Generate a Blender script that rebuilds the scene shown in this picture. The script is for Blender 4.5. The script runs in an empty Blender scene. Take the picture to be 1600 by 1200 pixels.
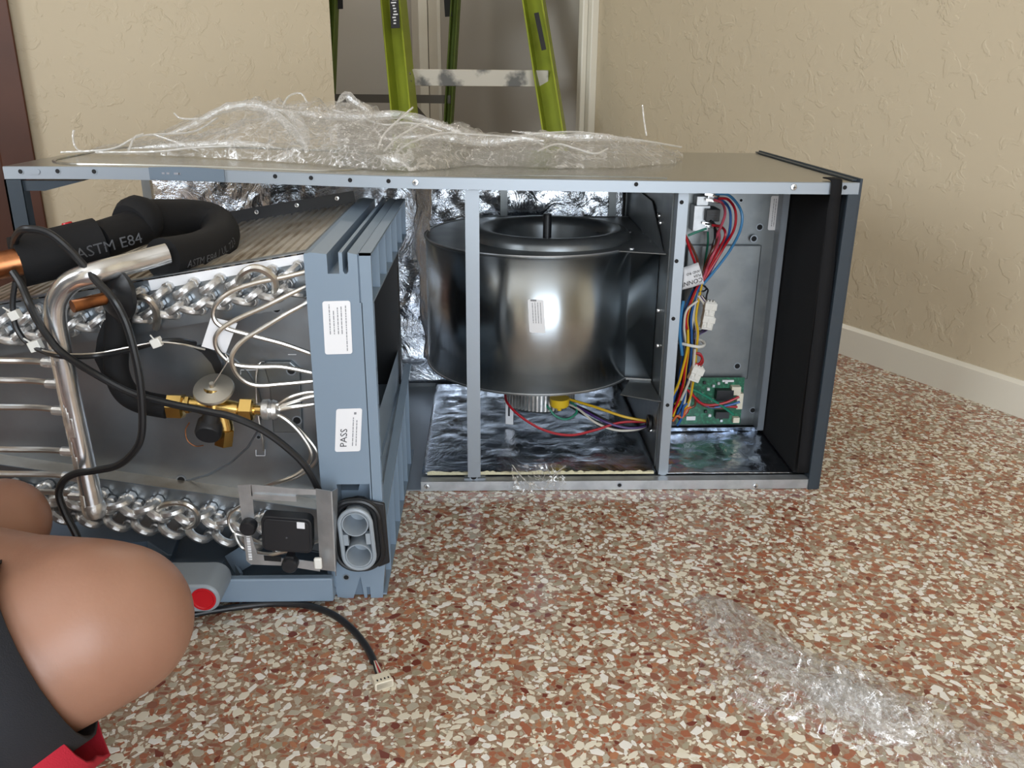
import bpy, math, random
from mathutils import Vector, Matrix, noise as mnoise
random.seed(7)
SC = bpy.context.scene
COL = SC.collection
V = Vector
# ------------------------------------------------------------------ camera
FPX = 1344.4
CAM = V((-0.58743, -1.34902, 0.68467))
yaw, pitch, roll = -0.032718, 0.345689, 0.00816
FW = V((-math.sin(yaw)*math.cos(pitch), math.cos(yaw)*math.cos(pitch), -math.sin(pitch)))
RT = V((math.cos(yaw), math.sin(yaw), 0)); UP = RT.cross(FW)
RT, UP = RT*math.cos(roll)+UP*math.sin(roll), -RT*math.sin(roll)+UP*math.cos(roll)
cam = bpy.data.cameras.new('camera'); cam.sensor_width = 36; cam.lens = FPX/1600*36; cam.clip_start = .02
co = bpy.data.objects.new('camera', cam); COL.objects.link(co)
co.matrix_world = Matrix(((RT.x, UP.x, -FW.x, CAM.x), (RT.y, UP.y, -FW.y, CAM.y), (RT.z, UP.z, -FW.z, CAM.z), (0, 0, 0, 1)))
SC.camera = co
SC.view_settings.view_transform = 'Standard'; SC.view_settings.look = 'None'
SC.view_settings.exposure = 0.08; SC.view_settings.gamma = 1; SC.view_settings.use_curve_mapping = False
SC.cycles.transparent_max_bounces = 24
SC.cycles.sample_clamp_indirect = 6

def ray(a, b): return FW + RT*((a-800)/FPX) - UP*((b-600)/FPX)
def PY(a, b, y): d = ray(a, b); return CAM + d*((y-CAM.y)/d.y)      # point on the plane y = const
def PX(a, b, x): d = ray(a, b); return CAM + d*((x-CAM.x)/d.x)
def PZ(a, b, z): d = ray(a, b); return CAM + d*((z-CAM.z)/d.z)
def PD(a, b, t): return CAM + ray(a, b)*t
def to_px(p):
    d = p-CAM; z = d.dot(FW)
    return (800+FPX*d.dot(RT)/z, 600-FPX*d.dot(UP)/z, z)

# room frame: corner K at the end of the right wall, u along the left wall, w along the right wall towards the viewer
K = V((-0.20, 1.95, 0)); U = V((0.9035, 0.4286, 0)); W = V((0.4286, -0.9035, 0))
def RM(a, b, z=0): return K - U*a + W*b + V((0, 0, z))              # a metres left of the corner, b metres towards the viewer

# ------------------------------------------------------------------ light
world = bpy.data.worlds.new('world'); SC.world = world; world.use_nodes = True
nt = world.node_tree; bg = nt.nodes['Background']
sky = nt.nodes.new('ShaderNodeTexSky'); sky.sky_type = 'NISHITA'; sky.sun_elevation = math.radians(50); sky.sun_disc = False
sky.sun_rotation = math.radians(20)
nt.links.new(sky.outputs[0], bg.inputs[0]); bg.inputs[1].default_value = 0.25
def area(name, loc, target, sx, sy, power, col):
    l = bpy.data.lights.new(name, 'AREA'); l.shape = 'RECTANGLE'; l.size = sx; l.size_y = sy; l.energy = power; l.color = col
    o = bpy.data.objects.new(name, l); COL.objects.link(o); o.location = loc
    o.rotation_euler = (V(target)-V(loc)).to_track_quat('-Z', 'Y').to_euler(); return o
area('window_daylight', RM(2.2, 4.72, 1.10), RM(2.2, 0, 1.10), 1.75, 2.05, 68, (0.88, 0.94, 1.0))
area('side_window_daylight', RM(3.70, 2.3, 1.5), RM(0, 2.2, 1.2), 1.2, 1.2, 50, (0.90, 0.95, 1.0))
area('hall_fill_light', RM(.5, -.9, 2.3), RM(.5, -.9, 0), .35, .35, 11, (1.0, 0.95, 0.88))  # fill light added to brighten the hall, no lamp known there

# ------------------------------------------------------------------ materials
def mat(name, col, rough=.5, metal=0, spec=.5, bump=None, vary=None, **kw):
    m = bpy.data.materials.new(name); m.use_nodes = True
    n = m.node_tree.nodes; L = m.node_tree.links; b = n['Principled BSDF']
    b.inputs['Base Color'].default_value = (*col, 1); b.inputs['Roughness'].default_value = rough
    b.inputs['Metallic'].default_value = metal; b.inputs['Specular IOR Level'].default_value = spec
    for k, v in kw.items(): b.inputs[k].default_value = v
    tc = n.new('ShaderNodeTexCoord')
    if bump:                                                        # (scale, strength, distance)
        t = n.new('ShaderNodeTexNoise'); t.inputs['Scale'].default_value = bump[0]; t.inputs['Detail'].default_value = 4
        bp = n.new('ShaderNodeBump'); bp.inputs['Strength'].default_value = bump[1]; bp.inputs['Distance'].default_value = bump[2]
        L.new(tc.outputs['Object'], t.inputs['Vector']); L.new(t.outputs['Fac'], bp.inputs['Height']); L.new(bp.outputs[0], b.inputs['Normal'])
    if vary:                                                        # (scale, second colour, low, high)
        t = n.new('ShaderNodeTexNoise'); t.inputs['Scale'].default_value = vary[0]; t.inputs['Detail'].default_value = 5
        r = n.new('ShaderNodeValToRGB'); r.color_ramp.elements[0].position = vary[2]; r.color_ramp.elements[1].position = vary[3]
        r.color_ramp.elements[0].color = (*col, 1); r.color_ramp.elements[1].color = (*vary[1], 1)
        L.new(tc.outputs['Object'], t.inputs['Vector']); L.new(t.outputs['Fac'], r.inputs[0]); L.new(r.outputs[0], b.inputs['Base Color'])
    return m
M = {}
def plaster(name, col):
    m = mat(name, col, .6); n = m.node_tree.nodes; L = m.node_tree.links; b = n['Principled BSDF']; tc = n['Texture Coordinate']
    t1 = n.new('ShaderNodeTexNoise'); t1.inputs['Scale'].default_value = 13; t1.inputs['Detail'].default_value = 6; t1.inputs['Roughness'].default_value = .6; t1.inputs['Distortion'].default_value = .5
    r1 = n.new('ShaderNodeValToRGB'); r1.color_ramp.elements[0].position = .54; r1.color_ramp.elements[1].position = .575
    t2 = n.new('ShaderNodeTexNoise'); t2.inputs['Scale'].default_value = 26; t2.inputs['Detail'].default_value = 4; t2.inputs['Distortion'].default_value = .5
    r2 = n.new('ShaderNodeValToRGB'); r2.color_ramp.elements[0].position = .56; r2.color_ramp.elements[1].position = .62
    t3 = n.new('ShaderNodeTexNoise'); t3.inputs['Scale'].default_value = 3.2; t3.inputs['Detail'].default_value = 2
    r3 = n.new('ShaderNodeValToRGB'); r3.color_ramp.elements[0].position = .42; r3.color_ramp.elements[1].position = .62
    mx = n.new('ShaderNodeMath'); mx.operation = 'MULTIPLY'
    ad = n.new('ShaderNodeMath'); ad.operation = 'MULTIPLY_ADD'; ad.inputs[1].default_value = .55
    bp = n.new('ShaderNodeBump'); bp.inputs['Strength'].default_value = .48; bp.inputs['Distance'].default_value = .003
    for t in (t1, t2, t3): L.new(tc.outputs['Object'], t.inputs['Vector'])
    L.new(t1.outputs['Fac'], r1.inputs[0]); L.new(t2.outputs['Fac'], r2.inputs[0]); L.new(t3.outputs['Fac'], r3.inputs[0])
    L.new(r1.outputs[0], mx.inputs[0]); L.new(r3.outputs[0], mx.inputs[1])
    L.new(r2.outputs[0], ad.inputs[0]); L.new(mx.outputs[0], ad.inputs[2])
    L.new(ad.outputs[0], bp.inputs['Height']); L.new(bp.outputs[0], b.inputs['Normal'])
    return m
M['wall'] = plaster('tan_plaster', (.56, .475, .34))
M['ceil'] = mat('ceiling_white', (.75, .72, .66), .8)
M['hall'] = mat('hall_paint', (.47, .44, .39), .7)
M['trim'] = mat('white_trim_paint', (.74, .70, .60), .35)
M['wood'] = mat('dark_red_wood', (.070, .026, .015), .42, spec=.3, vary=(3, (.11, .042, .024), .35, .7))
M['matrix'] = mat('terrazzo_cement', (.36, .26, .18), .22, vary=(240, (.31, .19, .125), .45, .62))
def terrazzo(m):                                                    # fine grit between the modelled chips, and the floor beyond them
    n = m.node_tree.nodes; L = m.node_tree.links; b = n['Principled BSDF']; tc = n['Texture Coordinate']; base = b.inputs['Base Color'].links[0].from_socket
    for sc_, thr, edge in ((150, .46, .12), (84, .38, .18)):
        vo = n.new('ShaderNodeTexVoronoi'); vo.inputs['Scale'].default_value = sc_; ve = n.new('ShaderNodeTexVoronoi'); ve.feature = 'DISTANCE_TO_EDGE'; ve.inputs['Scale'].default_value = sc_
        sp = n.new('ShaderNodeSeparateColor'); rp = n.new('ShaderNodeValToRGB'); rp.color_ramp.interpolation = 'CONSTANT'; cr = rp.color_ramp
        for i, (p_, c_) in enumerate(((0, (.74, .68, .54)), (.34, (.80, .77, .69)), (.48, (.46, .41, .32)), (.60, (.36, .135, .075)), (.80, (.29, .125, .08)), (.92, (.43, .19, .10)))):
            e = cr.elements[i] if i < 2 else cr.elements.new(p_); e.position = p_; e.color = (*c_, 1)
        g1 = n.new('ShaderNodeMath'); g1.operation = 'GREATER_THAN'; g1.inputs[1].default_value = edge; g2 = n.new('ShaderNodeMath'); g2.operation = 'LESS_THAN'; g2.inputs[1].default_value = thr
        mu = n.new('ShaderNodeMath'); mu.operation = 'MULTIPLY'; mx = n.new('ShaderNodeMix'); mx.data_type = 'RGBA'
        for q in (vo, ve): L.new(tc.outputs['Object'], q.inputs['Vector'])
        L.new(vo.outputs['Color'], sp.inputs[0]); L.new(sp.outputs[0], rp.inputs[0]); L.new(sp.outputs[1], g2.inputs[0]); L.new(ve.outputs['Distance'], g1.inputs[0]); L.new(g1.outputs[0], mu.inputs[0]); L.new(g2.outputs[0], mu.inputs[1])
        L.new(mu.outputs[0], mx.inputs[0]); L.new(base, mx.inputs[6]); L.new(rp.outputs[0], mx.inputs[7]); base = mx.outputs[2]
    L.new(base, b.inputs['Base Color'])
terrazzo(M['matrix'])
CHIPC = [('cream', (.79, .73, .60)), ('white', (.86, .83, .77)), ('grey', (.50, .45, .36)), ('olive', (.40, .35, .25)), ('terracotta', (.37, .135, .075)), ('brown', (.30, .125, .08)), ('dark_red', (.19, .05, .033)), ('orange', (.45, .20, .105))]
CHIPM = [mat('chip_'+a, c, .2, bump=(500, .05, .001), vary=(120, tuple(x*.85 for x in c), .4, .7)) for a, c in CHIPC]
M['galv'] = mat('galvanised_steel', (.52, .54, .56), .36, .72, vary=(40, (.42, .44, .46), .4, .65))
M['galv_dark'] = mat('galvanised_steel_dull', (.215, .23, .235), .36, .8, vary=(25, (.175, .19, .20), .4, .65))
M['scroll'] = mat('blower_housing_steel', (.50, .54, .57), .27, 1, vary=(9, (.44, .48, .51), .4, .65), Anisotropic=.8, **{'Anisotropic Rotation': .25})
M['top'] = mat('grey_cabinet_sheet', (.40, .40, .37), .24, .85, bump=(2.2, .10, .02))
M['flange'] = mat('flange_steel_sky_tint', (.31, .345, .385), .42, .6)  # sheet steel with the blue of the window light put into its colour
M['dark_panel'] = mat('dark_blue_panel', (.030, .042, .055), .32)
M['foam'] = mat('black_foam', (.010, .010, .011), .75, spec=.25, bump=(400, .15, .001))
M['felt'] = mat('black_felt', (.010, .010, .011), .9, spec=.2, bump=(700, .3, .001))
M['rubber'] = mat('black_rubber', (.012, .013, .015), .38)
M['plas_blk'] = mat('black_plastic', (.012, .013, .016), .42)
M['pan'] = mat('blue_grey_plastic', (.21, .275, .35), .38, spec=.4)
M['pan_dk'] = mat('blue_grey_plastic_tray', (.135, .185, .245), .35)
M['insert'] = mat('insert_blue_grey', (.12, .155, .195), .45)
M['black'] = mat('hole_shade', (.004, .004, .005), .8)  # flat black painted in for the shade inside holes and slots
M['alu'] = mat('bright_aluminium', (.84, .86, .88), .23, .92, vary=(60, (.74, .76, .78), .4, .6))
M['alu_br'] = mat('brazed_aluminium', (.80, .80, .79), .36, .9, bump=(150, .4, .002), vary=(45, (.55, .55, .55), .45, .6))
M['alu_tube'] = mat('aluminium_tube', (.66, .64, .60), .28, .95)
M['fin'] = mat('aluminium_fins', (.74, .69, .61), .36, .85, vary=(11, (.42, .34, .25), .45, .72), bump=(120, .25, .001))  # brown tones put reflections of the surroundings into the fin colour
M['copper'] = mat('copper', (.42, .17, .07), .35, 1, vary=(50, (.25, .10, .05), .4, .7))
M['brass'] = mat('brass', (.72, .50, .17), .24, 1)
M['diaph'] = mat('diaphragm_steel', (.50, .48, .43), .4, .9)
M['delta'] = mat('delta_plate_steel', (.34, .38, .42), .33, .9, vary=(14, (.27, .30, .33), .35, .7), bump=(7, .15, .01))
M['label'] = mat('label_paper', (.80, .80, .82), .5)
M['ink'] = mat('label_ink', (.03, .03, .035), .6)
M['ink_gr'] = mat('label_ink_grey', (.25, .25, .27), .6)
M['print_gr'] = mat('foam_print_grey', (.085, .088, .097), .6)
M['white_pl'] = mat('white_nylon', (.78, .77, .72), .4)
M['clear_pl'] = mat('milky_nylon', (.80, .78, .72), .3, **{'Subsurface Weight': .0})
M['pcb'] = mat('green_board', (.015, .11, .06), .4, vary=(160, (.03, .22, .12), .5, .62))
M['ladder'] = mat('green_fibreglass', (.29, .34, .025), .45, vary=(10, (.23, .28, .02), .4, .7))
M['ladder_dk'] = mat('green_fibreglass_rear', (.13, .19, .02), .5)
M['step'] = mat('worn_aluminium_step', (.47, .43, .36), .5, .2, vary=(13, (.10, .095, .085), .54, .66))
M['brace'] = mat('dull_brace_steel', (.16, .15, .13), .5, .5)
M['skin'] = mat('brown_skin', (.34, .18, .12), .42, spec=.45, bump=(260, .12, .001), vary=(7, (.28, .138, .09), .35, .7), **{'Subsurface Weight': .12, 'Subsurface Scale': .01})
M['skin'].node_tree.nodes['Principled BSDF'].inputs['Subsurface Radius'].default_value = (1, .35, .2)
M['cloth_blk'] = mat('black_cloth', (.012, .013, .018), .85, bump=(900, .4, .001))
M['cloth_red'] = mat('red_cloth', (.50, .012, .035), .8, bump=(900, .4, .001))
M['shirt'] = mat('grey_cloth', (.10, .10, .11), .85)
M['hair'] = mat('dark_hair', (.012, .009, .008), .6)
M['red_pl'] = mat('red_plug_plastic', (.50, .004, .012), .35)
M['port'] = mat('grey_port_plastic', (.30, .34, .38), .35)
M['plug_gr'] = mat('grey_cap_plastic', (.27, .31, .35), .4)
M['yellow'] = mat('yellow_cap_plastic', (.75, .50, .02), .4)
M['yarn'] = mat('glass_wool_edge', (.62, .58, .40), .9, bump=(300, .6, .003))
M['connector'] = mat('cream_connector', (.76, .70, .56), .45)
M['glass'] = mat('window_glass', (1, 1, 1), .02, **{'Transmission Weight': 1.0, 'IOR': 1.05})
for nm, c in dict(w_red=(.42, .008, .018), w_blue=(.02, .10, .32), w_lblue=(.05, .22, .45), w_black=(.01, .01, .012), w_white=(.62, .58, .50), w_yellow=(.68, .42, .015), w_green=(.01, .20, .12), w_purple=(.055, .02, .14), w_pink=(.50, .08, .12), w_brown=(.12, .03, .015), w_orange=(.6, .12, .02)).items():
    M[nm] = mat(nm.replace('w_', 'wire_'), c, .38)
def foil_mat(name, diamonds, line=.10, strength=.75):
    m = mat(name, (.60, .64, .70), .17, 1); n = m.node_tree.nodes; L = m.node_tree.links; b = n['Principled BSDF']; tc = n['Texture Coordinate']
    t1 = n.new('ShaderNodeTexNoise'); t1.inputs['Scale'].default_value = 14; t1.inputs['Detail'].default_value = 6; t1.inputs['Roughness'].default_value = .6; t1.inputs['Distortion'].default_value = 1.2
    L.new(tc.outputs['Object'], t1.inputs['Vector'])
    sep = n.new('ShaderNodeSeparateXYZ'); L.new(tc.outputs['Object'], sep.inputs[0])
    def lin(a, b_, c, s):                                           # thin scrim lines across a*x + b*y + c*z
        acc = None
        for out, k in ((0, a), (1, b_), (2, c)):
            if not k: continue
            q = n.new('ShaderNodeMath'); q.operation = 'MULTIPLY'; q.inputs[1].default_value = k*s; L.new(sep.outputs[out], q.inputs[0])
            if acc is None: acc = q
            else:
                z = n.new('ShaderNodeMath'); z.operation = 'ADD'; L.new(acc.outputs[0], z.inputs[0]); L.new(q.outputs[0], z.inputs[1]); acc = z
        f = n.new('ShaderNodeMath'); f.operation = 'PINGPONG'; f.inputs[1].default_value = 1; L.new(acc.outputs[0], f.inputs[0])
        g = n.new('ShaderNodeMath'); g.operation = 'LESS_THAN'; g.inputs[1].default_value = .09; L.new(f.outputs[0], g.inputs[0]); return g
    ls = [lin(1, 0, .6, 75), lin(1, 0, -.6, 75)] if diamonds else [lin(0, 1, 0, 110), lin(1, 0, 0, 55)]
    s = n.new('ShaderNodeMath'); s.operation = 'ADD'; L.new(ls[0].outputs[0], s.inputs[0]); L.new(ls[1].outputs[0], s.inputs[1])
    ad = n.new('ShaderNodeMath'); ad.operation = 'MULTIPLY_ADD'; ad.inputs[1].default_value = line; L.new(s.outputs[0], ad.inputs[0]); L.new(t1.outputs['Fac'], ad.inputs[2])
    bp = n.new('ShaderNodeBump'); bp.inputs['Strength'].default_value = strength; bp.inputs['Distance'].default_value = .012
    L.new(ad.outputs[0], bp.inputs['Height']); L.new(bp.outputs[0], b.inputs['Normal'])
    return m
M['foil'] = foil_mat('foil_with_diamond_scrim', True, .20, .62)
M['foil_floor'] = foil_mat('foil_with_square_scrim', False, .15, .30)
def film_mat(name, milk, gloss, clear, crease=1):
    m = bpy.data.materials.new(name); m.use_nodes = True; n = m.node_tree.nodes; L = m.node_tree.links
    n.remove(n['Principled BSDF']); out = n['Material Output']
    tr = n.new('ShaderNodeBsdfTransparent'); gl = n.new('ShaderNodeBsdfGlossy'); gl.inputs['Roughness'].default_value = .13
    df = n.new('ShaderNodeBsdfDiffuse'); df.inputs[0].default_value = (.92, .90, .86, 1); tl = n.new('ShaderNodeBsdfTranslucent'); tl.inputs[0].default_value = (.92, .90, .86, 1)
    a = n.new('ShaderNodeMixShader'); a.inputs[0].default_value = .4; L.new(df.outputs[0], a.inputs[1]); L.new(tl.outputs[0], a.inputs[2])
    g = n.new('ShaderNodeMixShader'); g.inputs[0].default_value = gloss; L.new(a.outputs[0], g.inputs[1]); L.new(gl.outputs[0], g.inputs[2])
    lw = n.new('ShaderNodeLayerWeight'); lw.inputs[0].default_value = .35
    ma = n.new('ShaderNodeMath'); ma.operation = 'MULTIPLY_ADD'; ma.inputs[1].default_value = milk; ma.inputs[2].default_value = clear; ma.use_clamp = True
    tc = n.new('ShaderNodeTexCoord'); no = n.new('ShaderNodeTexNoise'); no.inputs['Scale'].default_value = 45; no.inputs['Detail'].default_value = 5; no.inputs['Distortion'].default_value = 2
    bp = n.new('ShaderNodeBump'); bp.inputs['Strength'].default_value = .6; bp.inputs['Distance'].default_value = .006
    L.new(tc.outputs['Object'], no.inputs['Vector']); L.new(no.outputs['Fac'], bp.inputs['Height'])
    for q in (gl, df): L.new(bp.outputs[0], q.inputs['Normal'])
    L.new(lw.outputs['Facing'], ma.inputs[0]); f = n.new('ShaderNodeMixShader'); acc = ma
    for sc_, wd, am in ((9, .012, .40), (24, .014, .28)):      # milky crease lines
        q = n.new('ShaderNodeTexNoise'); q.inputs['Scale'].default_value = sc_; q.inputs['Detail'].default_value = 3; q.inputs['Distortion'].default_value = 1.6; L.new(tc.outputs['Object'], q.inputs['Vector'])
        d = n.new('ShaderNodeMath'); d.operation = 'COMPARE'; d.inputs[1].default_value = .5; d.inputs[2].default_value = wd; L.new(q.outputs['Fac'], d.inputs[0])
        a2 = n.new('ShaderNodeMath'); a2.operation = 'MULTIPLY_ADD'; a2.inputs[1].default_value = am*crease; a2.use_clamp = True; L.new(d.outputs[0], a2.inputs[0]); L.new(acc.outputs[0], a2.inputs[2]); acc = a2
    L.new(acc.outputs[0], f.inputs[0])
    L.new(tr.outputs[0], f.inputs[1]); L.new(g.outputs[0], f.inputs[2]); L.new(f.outputs[0], out.inputs[0]); return m
M['film'] = film_mat('clear_plastic_film', .26, .5, .02)
M['film_band'] = film_mat('gathered_plastic_film', .38, .4, .22, .8)
M['film_fold'] = film_mat('bunched_plastic_film', .5, .35, .45, 0)

# ------------------------------------------------------------------ mesh helpers
def unit(v): return v.normalized()
def smooth_path(pts, k=6):
    P = [V(p) for p in pts]
    if len(P) < 3: return P
    Q = [P[0]*2-P[1]] + P + [P[-1]*2-P[-2]]; out = []
    for i in range(1, len(Q)-2):
        a, b, c, d = Q[i-1:i+3]
        for j in range(k):
            t = j/k
            out.append(.5*((2*b) + (c-a)*t + (2*a-5*b+4*c-d)*t*t + (3*b-a-3*c+d)*t**3))
    return out+[P[-1]]
def frames(P):
    T = [unit(P[min(i+1, len(P)-1)]-P[max(i-1, 0)]) for i in range(len(P))]
    n = T[0].orthogonal().normalized(); F = []
    for t in T:
        n = unit(n - t*n.dot(t)); F.append((t, n, t.cross(n)))
    return F
class MB:
    def __init__(s): s.v = []; s.f = []; s.m = []
    def add(s, vs, fs, mi=0):
        o = len(s.v); s.v += [V(x) for x in vs]; s.f += [tuple(i+o for i in q) for q in fs]; s.m += [mi]*len(fs); return s
    def hexa(s, c, mi=0):                                           # eight corners: bottom ring then top ring
        return s.add(c, [(3, 2, 1, 0), (4, 5, 6, 7), (0, 1, 5, 4), (1, 2, 6, 5), (2, 3, 7, 6), (3, 0, 4, 7)], mi)
    def box(s, x0, x1, y0, y1, z0, z1, mi=0):
        return s.hexa([(x0, y0, z0), (x1, y0, z0), (x1, y1, z0), (x0, y1, z0), (x0, y0, z1), (x1, y0, z1), (x1, y1, z1), (x0, y1, z1)], mi)
    def obox(s, c, a, b, d, mi=0):                                  # centre and three half-axis vectors
        c, a, b, d = V(c), V(a), V(b), V(d)
        return s.hexa([c-a-b-d, c+a-b-d, c+a+b-d, c-a+b-d, c-a-b+d, c+a-b+d, c+a+b+d, c-a+b+d], mi)
    def bar(s, p, q, w, h, up=(0, 0, 1), mi=0):                     # rectangular bar from p to q
        p, q = V(p), V(q); t = unit(q-p); x = unit(t.cross(V(up))); z = x.cross(t)
        return s.obox((p+q)/2, (q-p)/2, x*w/2, z*h/2, mi)
    def prism(s, poly, ext, mi=0):
        n = len(poly); e = V(ext); P = [V(p) for p in poly]
        return s.add(P+[p+e for p in P], [tuple(range(n-1, -1, -1)), tuple(range(n, 2*n))] + [(i, (i+1) % n, n+(i+1) % n, n+i) for i in range(n)], mi)
    def tube(s, P, r, n=10, cap=True, mi=0):
        P = [V(p) for p in P]; R = r if isinstance(r, (list, tuple)) else [r]*len(P); vs = []; fs = []
        for i, (p, (t, a, b)) in enumerate(zip(P, frames(P))):
            vs += [p + (a*math.cos(k*2*math.pi/n) + b*math.sin(k*2*math.pi/n))*R[i] for k in range(n)]
        for i in range(len(P)-1):
            fs += [(i*n+k, i*n+(k+1) % n, (i+1)*n+(k+1) % n, (i+1)*n+k) for k in range(n)]
        if cap: fs += [tuple(range(n-1, -1, -1)), tuple((len(P)-1)*n+k for k in range(n))]
        return s.add(vs, fs, mi)
    def lathe(s, prof, o, axis, n=24, mi=0, x=None):                # prof = [(radius, height)]
        o = V(o); t = unit(V(axis)); a = unit(V(x)-t*V(x).dot(t)) if x else t.orthogonal().normalized(); b = t.cross(a); vs = []; fs = []
        for r, h in prof: vs += [o + t*h + (a*math.cos(k*2*math.pi/n)+b*math.sin(k*2*math.pi/n))*max(r, 1e-5) for k in range(n)]
        for i in range(len(prof)-1): fs += [(i*n+k, i*n+(k+1) % n, (i+1)*n+(k+1) % n, (i+1)*n+k) for k in range(n)]
        fs += [tuple(range(n-1, -1, -1)), tuple((len(prof)-1)*n+k for k in range(n))]
        return s.add(vs, fs, mi)
    def grid(s, fn, nu, nv, mi=0, flip=False):
        vs = [fn(i/nu, j/nv) for i in range(nu+1) for j in range(nv+1)]; w = nv+1
        fs = [(i*w+j, (i+1)*w+j, (i+1)*w+j+1, i*w+j+1) for i in range(nu) for j in range(nv)]
        if flip: fs = [q[::-1] for q in fs]
        return s.add(vs, fs, mi)
    def build(s, name, m, parent=None, smooth=True, bevel=0, angle=35, flat=False, local=False):
        me = bpy.data.meshes.new(name); o0 = V((0, 0, 0)) if local else org(parent)
        me.from_pydata([v-o0 for v in s.v], [], s.f); ms = m if isinstance(m, (list, tuple)) else [m]
        for x in ms: me.materials.append(M[x] if isinstance(x, str) else x)
        if len(ms) > 1: me.polygons.foreach_set('material_index', s.m)
        me.update()
        if smooth and not flat:
            me.polygons.foreach_set('use_smooth', [True]*len(me.polygons)); me.set_sharp_from_angle(angle=math.radians(angle))
        o = bpy.data.objects.new(name, me); COL.objects.link(o)
        if parent: o.parent = parent
        if bevel:
            bm = o.modifiers.new('bevel', 'BEVEL'); bm.width = bevel; bm.segments = 2; bm.limit_method = 'ANGLE'; bm.angle_limit = math.radians(50); bm.harden_normals = False
        return o
def org(o):
    t = V((0, 0, 0))
    while o: t = t+o.location; o = o.parent
    return t
def thing(name, label, cat, loc, group=None):
    o = bpy.data.objects.new(name, None); COL.objects.link(o); o.location = loc; o.empty_display_size = .05
    o['label'] = label; o['category'] = cat
    if group: o['group'] = group
    return o
def tag(o, label, cat, group=None):
    o['label'] = label; o['category'] = cat
    if group: o['group'] = group
    return o
def struct(o): o['kind'] = 'structure'; return o
def inst(o, parent, loc, rot=None):                                 # another object on the same mesh, loc in world space
    c = o.copy(); COL.objects.link(c); c.parent = parent; c.location = V(loc)-org(parent)
    if rot is not None: c.rotation_euler = rot
    return c
def align(d, up=(0, 0, 1)): return V(d).to_track_quat('Z', 'Y').to_euler()
def text_geo(s):                                                    # flat text outline: vertices and faces, height about 0.7
    cu = bpy.data.curves.new('t', 'FONT'); cu.body = s; cu.size = 1; cu.resolution_u = 2
    o = bpy.data.objects.new('t', cu); COL.objects.link(o); me = o.to_mesh()
    vs = [v.co.copy() for v in me.vertices]; fs = [tuple(p.vertices) for p in me.polygons]
    o.to_mesh_clear(); bpy.data.objects.remove(o); return vs, fs
def put_text(mb, s, o, u, v, h, mi=0):                              # o = lower left, u reading direction, v up, h = letter size
    vs, fs = text_geo(s); o, u, v = V(o), unit(V(u)), unit(V(v))
    mb.add([o+u*(p.x*h)+v*(p.y*h) for p in vs], fs, mi)
def rrect(c, u, v, w, h, r, k=4):                                   # rounded rectangle outline
    c, u, v = V(c), unit(V(u)), unit(V(v)); out = []
    for sx, sy, a0 in ((1, 1, 0), (-1, 1, 90), (-1, -1, 180), (1, -1, 270)):
        for i in range(k+1):
            a = math.radians(a0+90*i/k); out.append(c+u*(sx*(w/2-r)+r*math.cos(a))+v*(sy*(h/2-r)+r*math.sin(a)))
    return out
def sticker(name, parent, c, u, v, w, h, lines, words=(), r=.003, mat_='label'):
    n = unit(V(u).cross(V(v))); u, v = unit(V(u)), unit(V(v)); c = V(c)
    mb = MB(); mb.prism(rrect(c, u, v, w, h, r), n*.0006); st = mb.build(name, mat_, parent)
    ink = MB(); o = c+n*.0009; rs = random.Random(int(abs(c.x)*1e4))
    for (x, y, l, t) in lines:                                      # print too fine to read: rows of short strokes
        a = 0
        while a < l:
            d = min(rs.uniform(.0015, .006), l-a)
            if d > .0005: ink.obox(o+u*(x+a+d/2)+v*y, u*d/2, v*t/2, n*.0001)
            a += d+.0009
    if ink.v: ink.build('printing', 'ink_gr', st)
    for (s, x, y, hh) in words: wd = MB(); put_text(wd, s, o+u*x+v*y, u, v, hh); wd.build('lettering', 'ink', st)
    return st

# ------------------------------------------------------------------ room shell
LEN, WID, HT = 4.8, 3.8, 2.5
def wall(name, p, q, z0, z1, th, m):                                # p -> q on the floor, thickness to the left of p->q
    t = unit(q-p); n = V((-t.y, t.x, 0))*th; mb = MB()
    mb.hexa([p+V((0, 0, z0)), q+V((0, 0, z0)), q+n+V((0, 0, z0)), p+n+V((0, 0, z0)), p+V((0, 0, z1)), q+V((0, 0, z1)), q+n+V((0, 0, z1)), p+n+V((0, 0, z1))])
    return mb
OPN = .955
def flr():
    mb = MB(); mb.hexa([RM(WID+.2, LEN+.2, -.1), RM(-.2, LEN+.2, -.1), RM(-.2, -2.6, -.1), RM(WID+.2, -2.6, -.1), RM(WID+.2, LEN+.2, 0), RM(-.2, LEN+.2, 0), RM(-.2, -2.6, 0), RM(WID+.2, -2.6, 0)]); return mb
floor = struct(flr().build('floor', 'matrix'))
mb = MB(); mb.hexa([RM(WID+.2, LEN+.2, HT), RM(-.2, LEN+.2, HT), RM(-.2, -2.6, HT), RM(WID+.2, -2.6, HT), RM(WID+.2, LEN+.2, HT+.1), RM(-.2, LEN+.2, HT+.1), RM(-.2, -2.6, HT+.1), RM(WID+.2, -2.6, HT+.1)])
struct(mb.build('ceiling', 'ceil'))
struct(wall('wall_right', RM(0, LEN), RM(0, 0), 0, HT, -.12, 0).build('wall_right', 'wall'))
wl = wall('wall_left', RM(OPN, 0), RM(1.82, 0), 0, HT, -.12, 0)     # plain part up to the door
def seg(mb, a0, b0, a1, b1, z0, z1, th):
    p, q = RM(a0, b0), RM(a1, b1); n = unit(q-p); n = V((-n.y, n.x, 0))*th
    mb.hexa([p+V((0, 0, z0)), q+V((0, 0, z0)), q+n+V((0, 0, z0)), p+n+V((0, 0, z0)), p+V((0, 0, z1)), q+V((0, 0, z1)), q+n+V((0, 0, z1)), p+n+V((0, 0, z1))])
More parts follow.
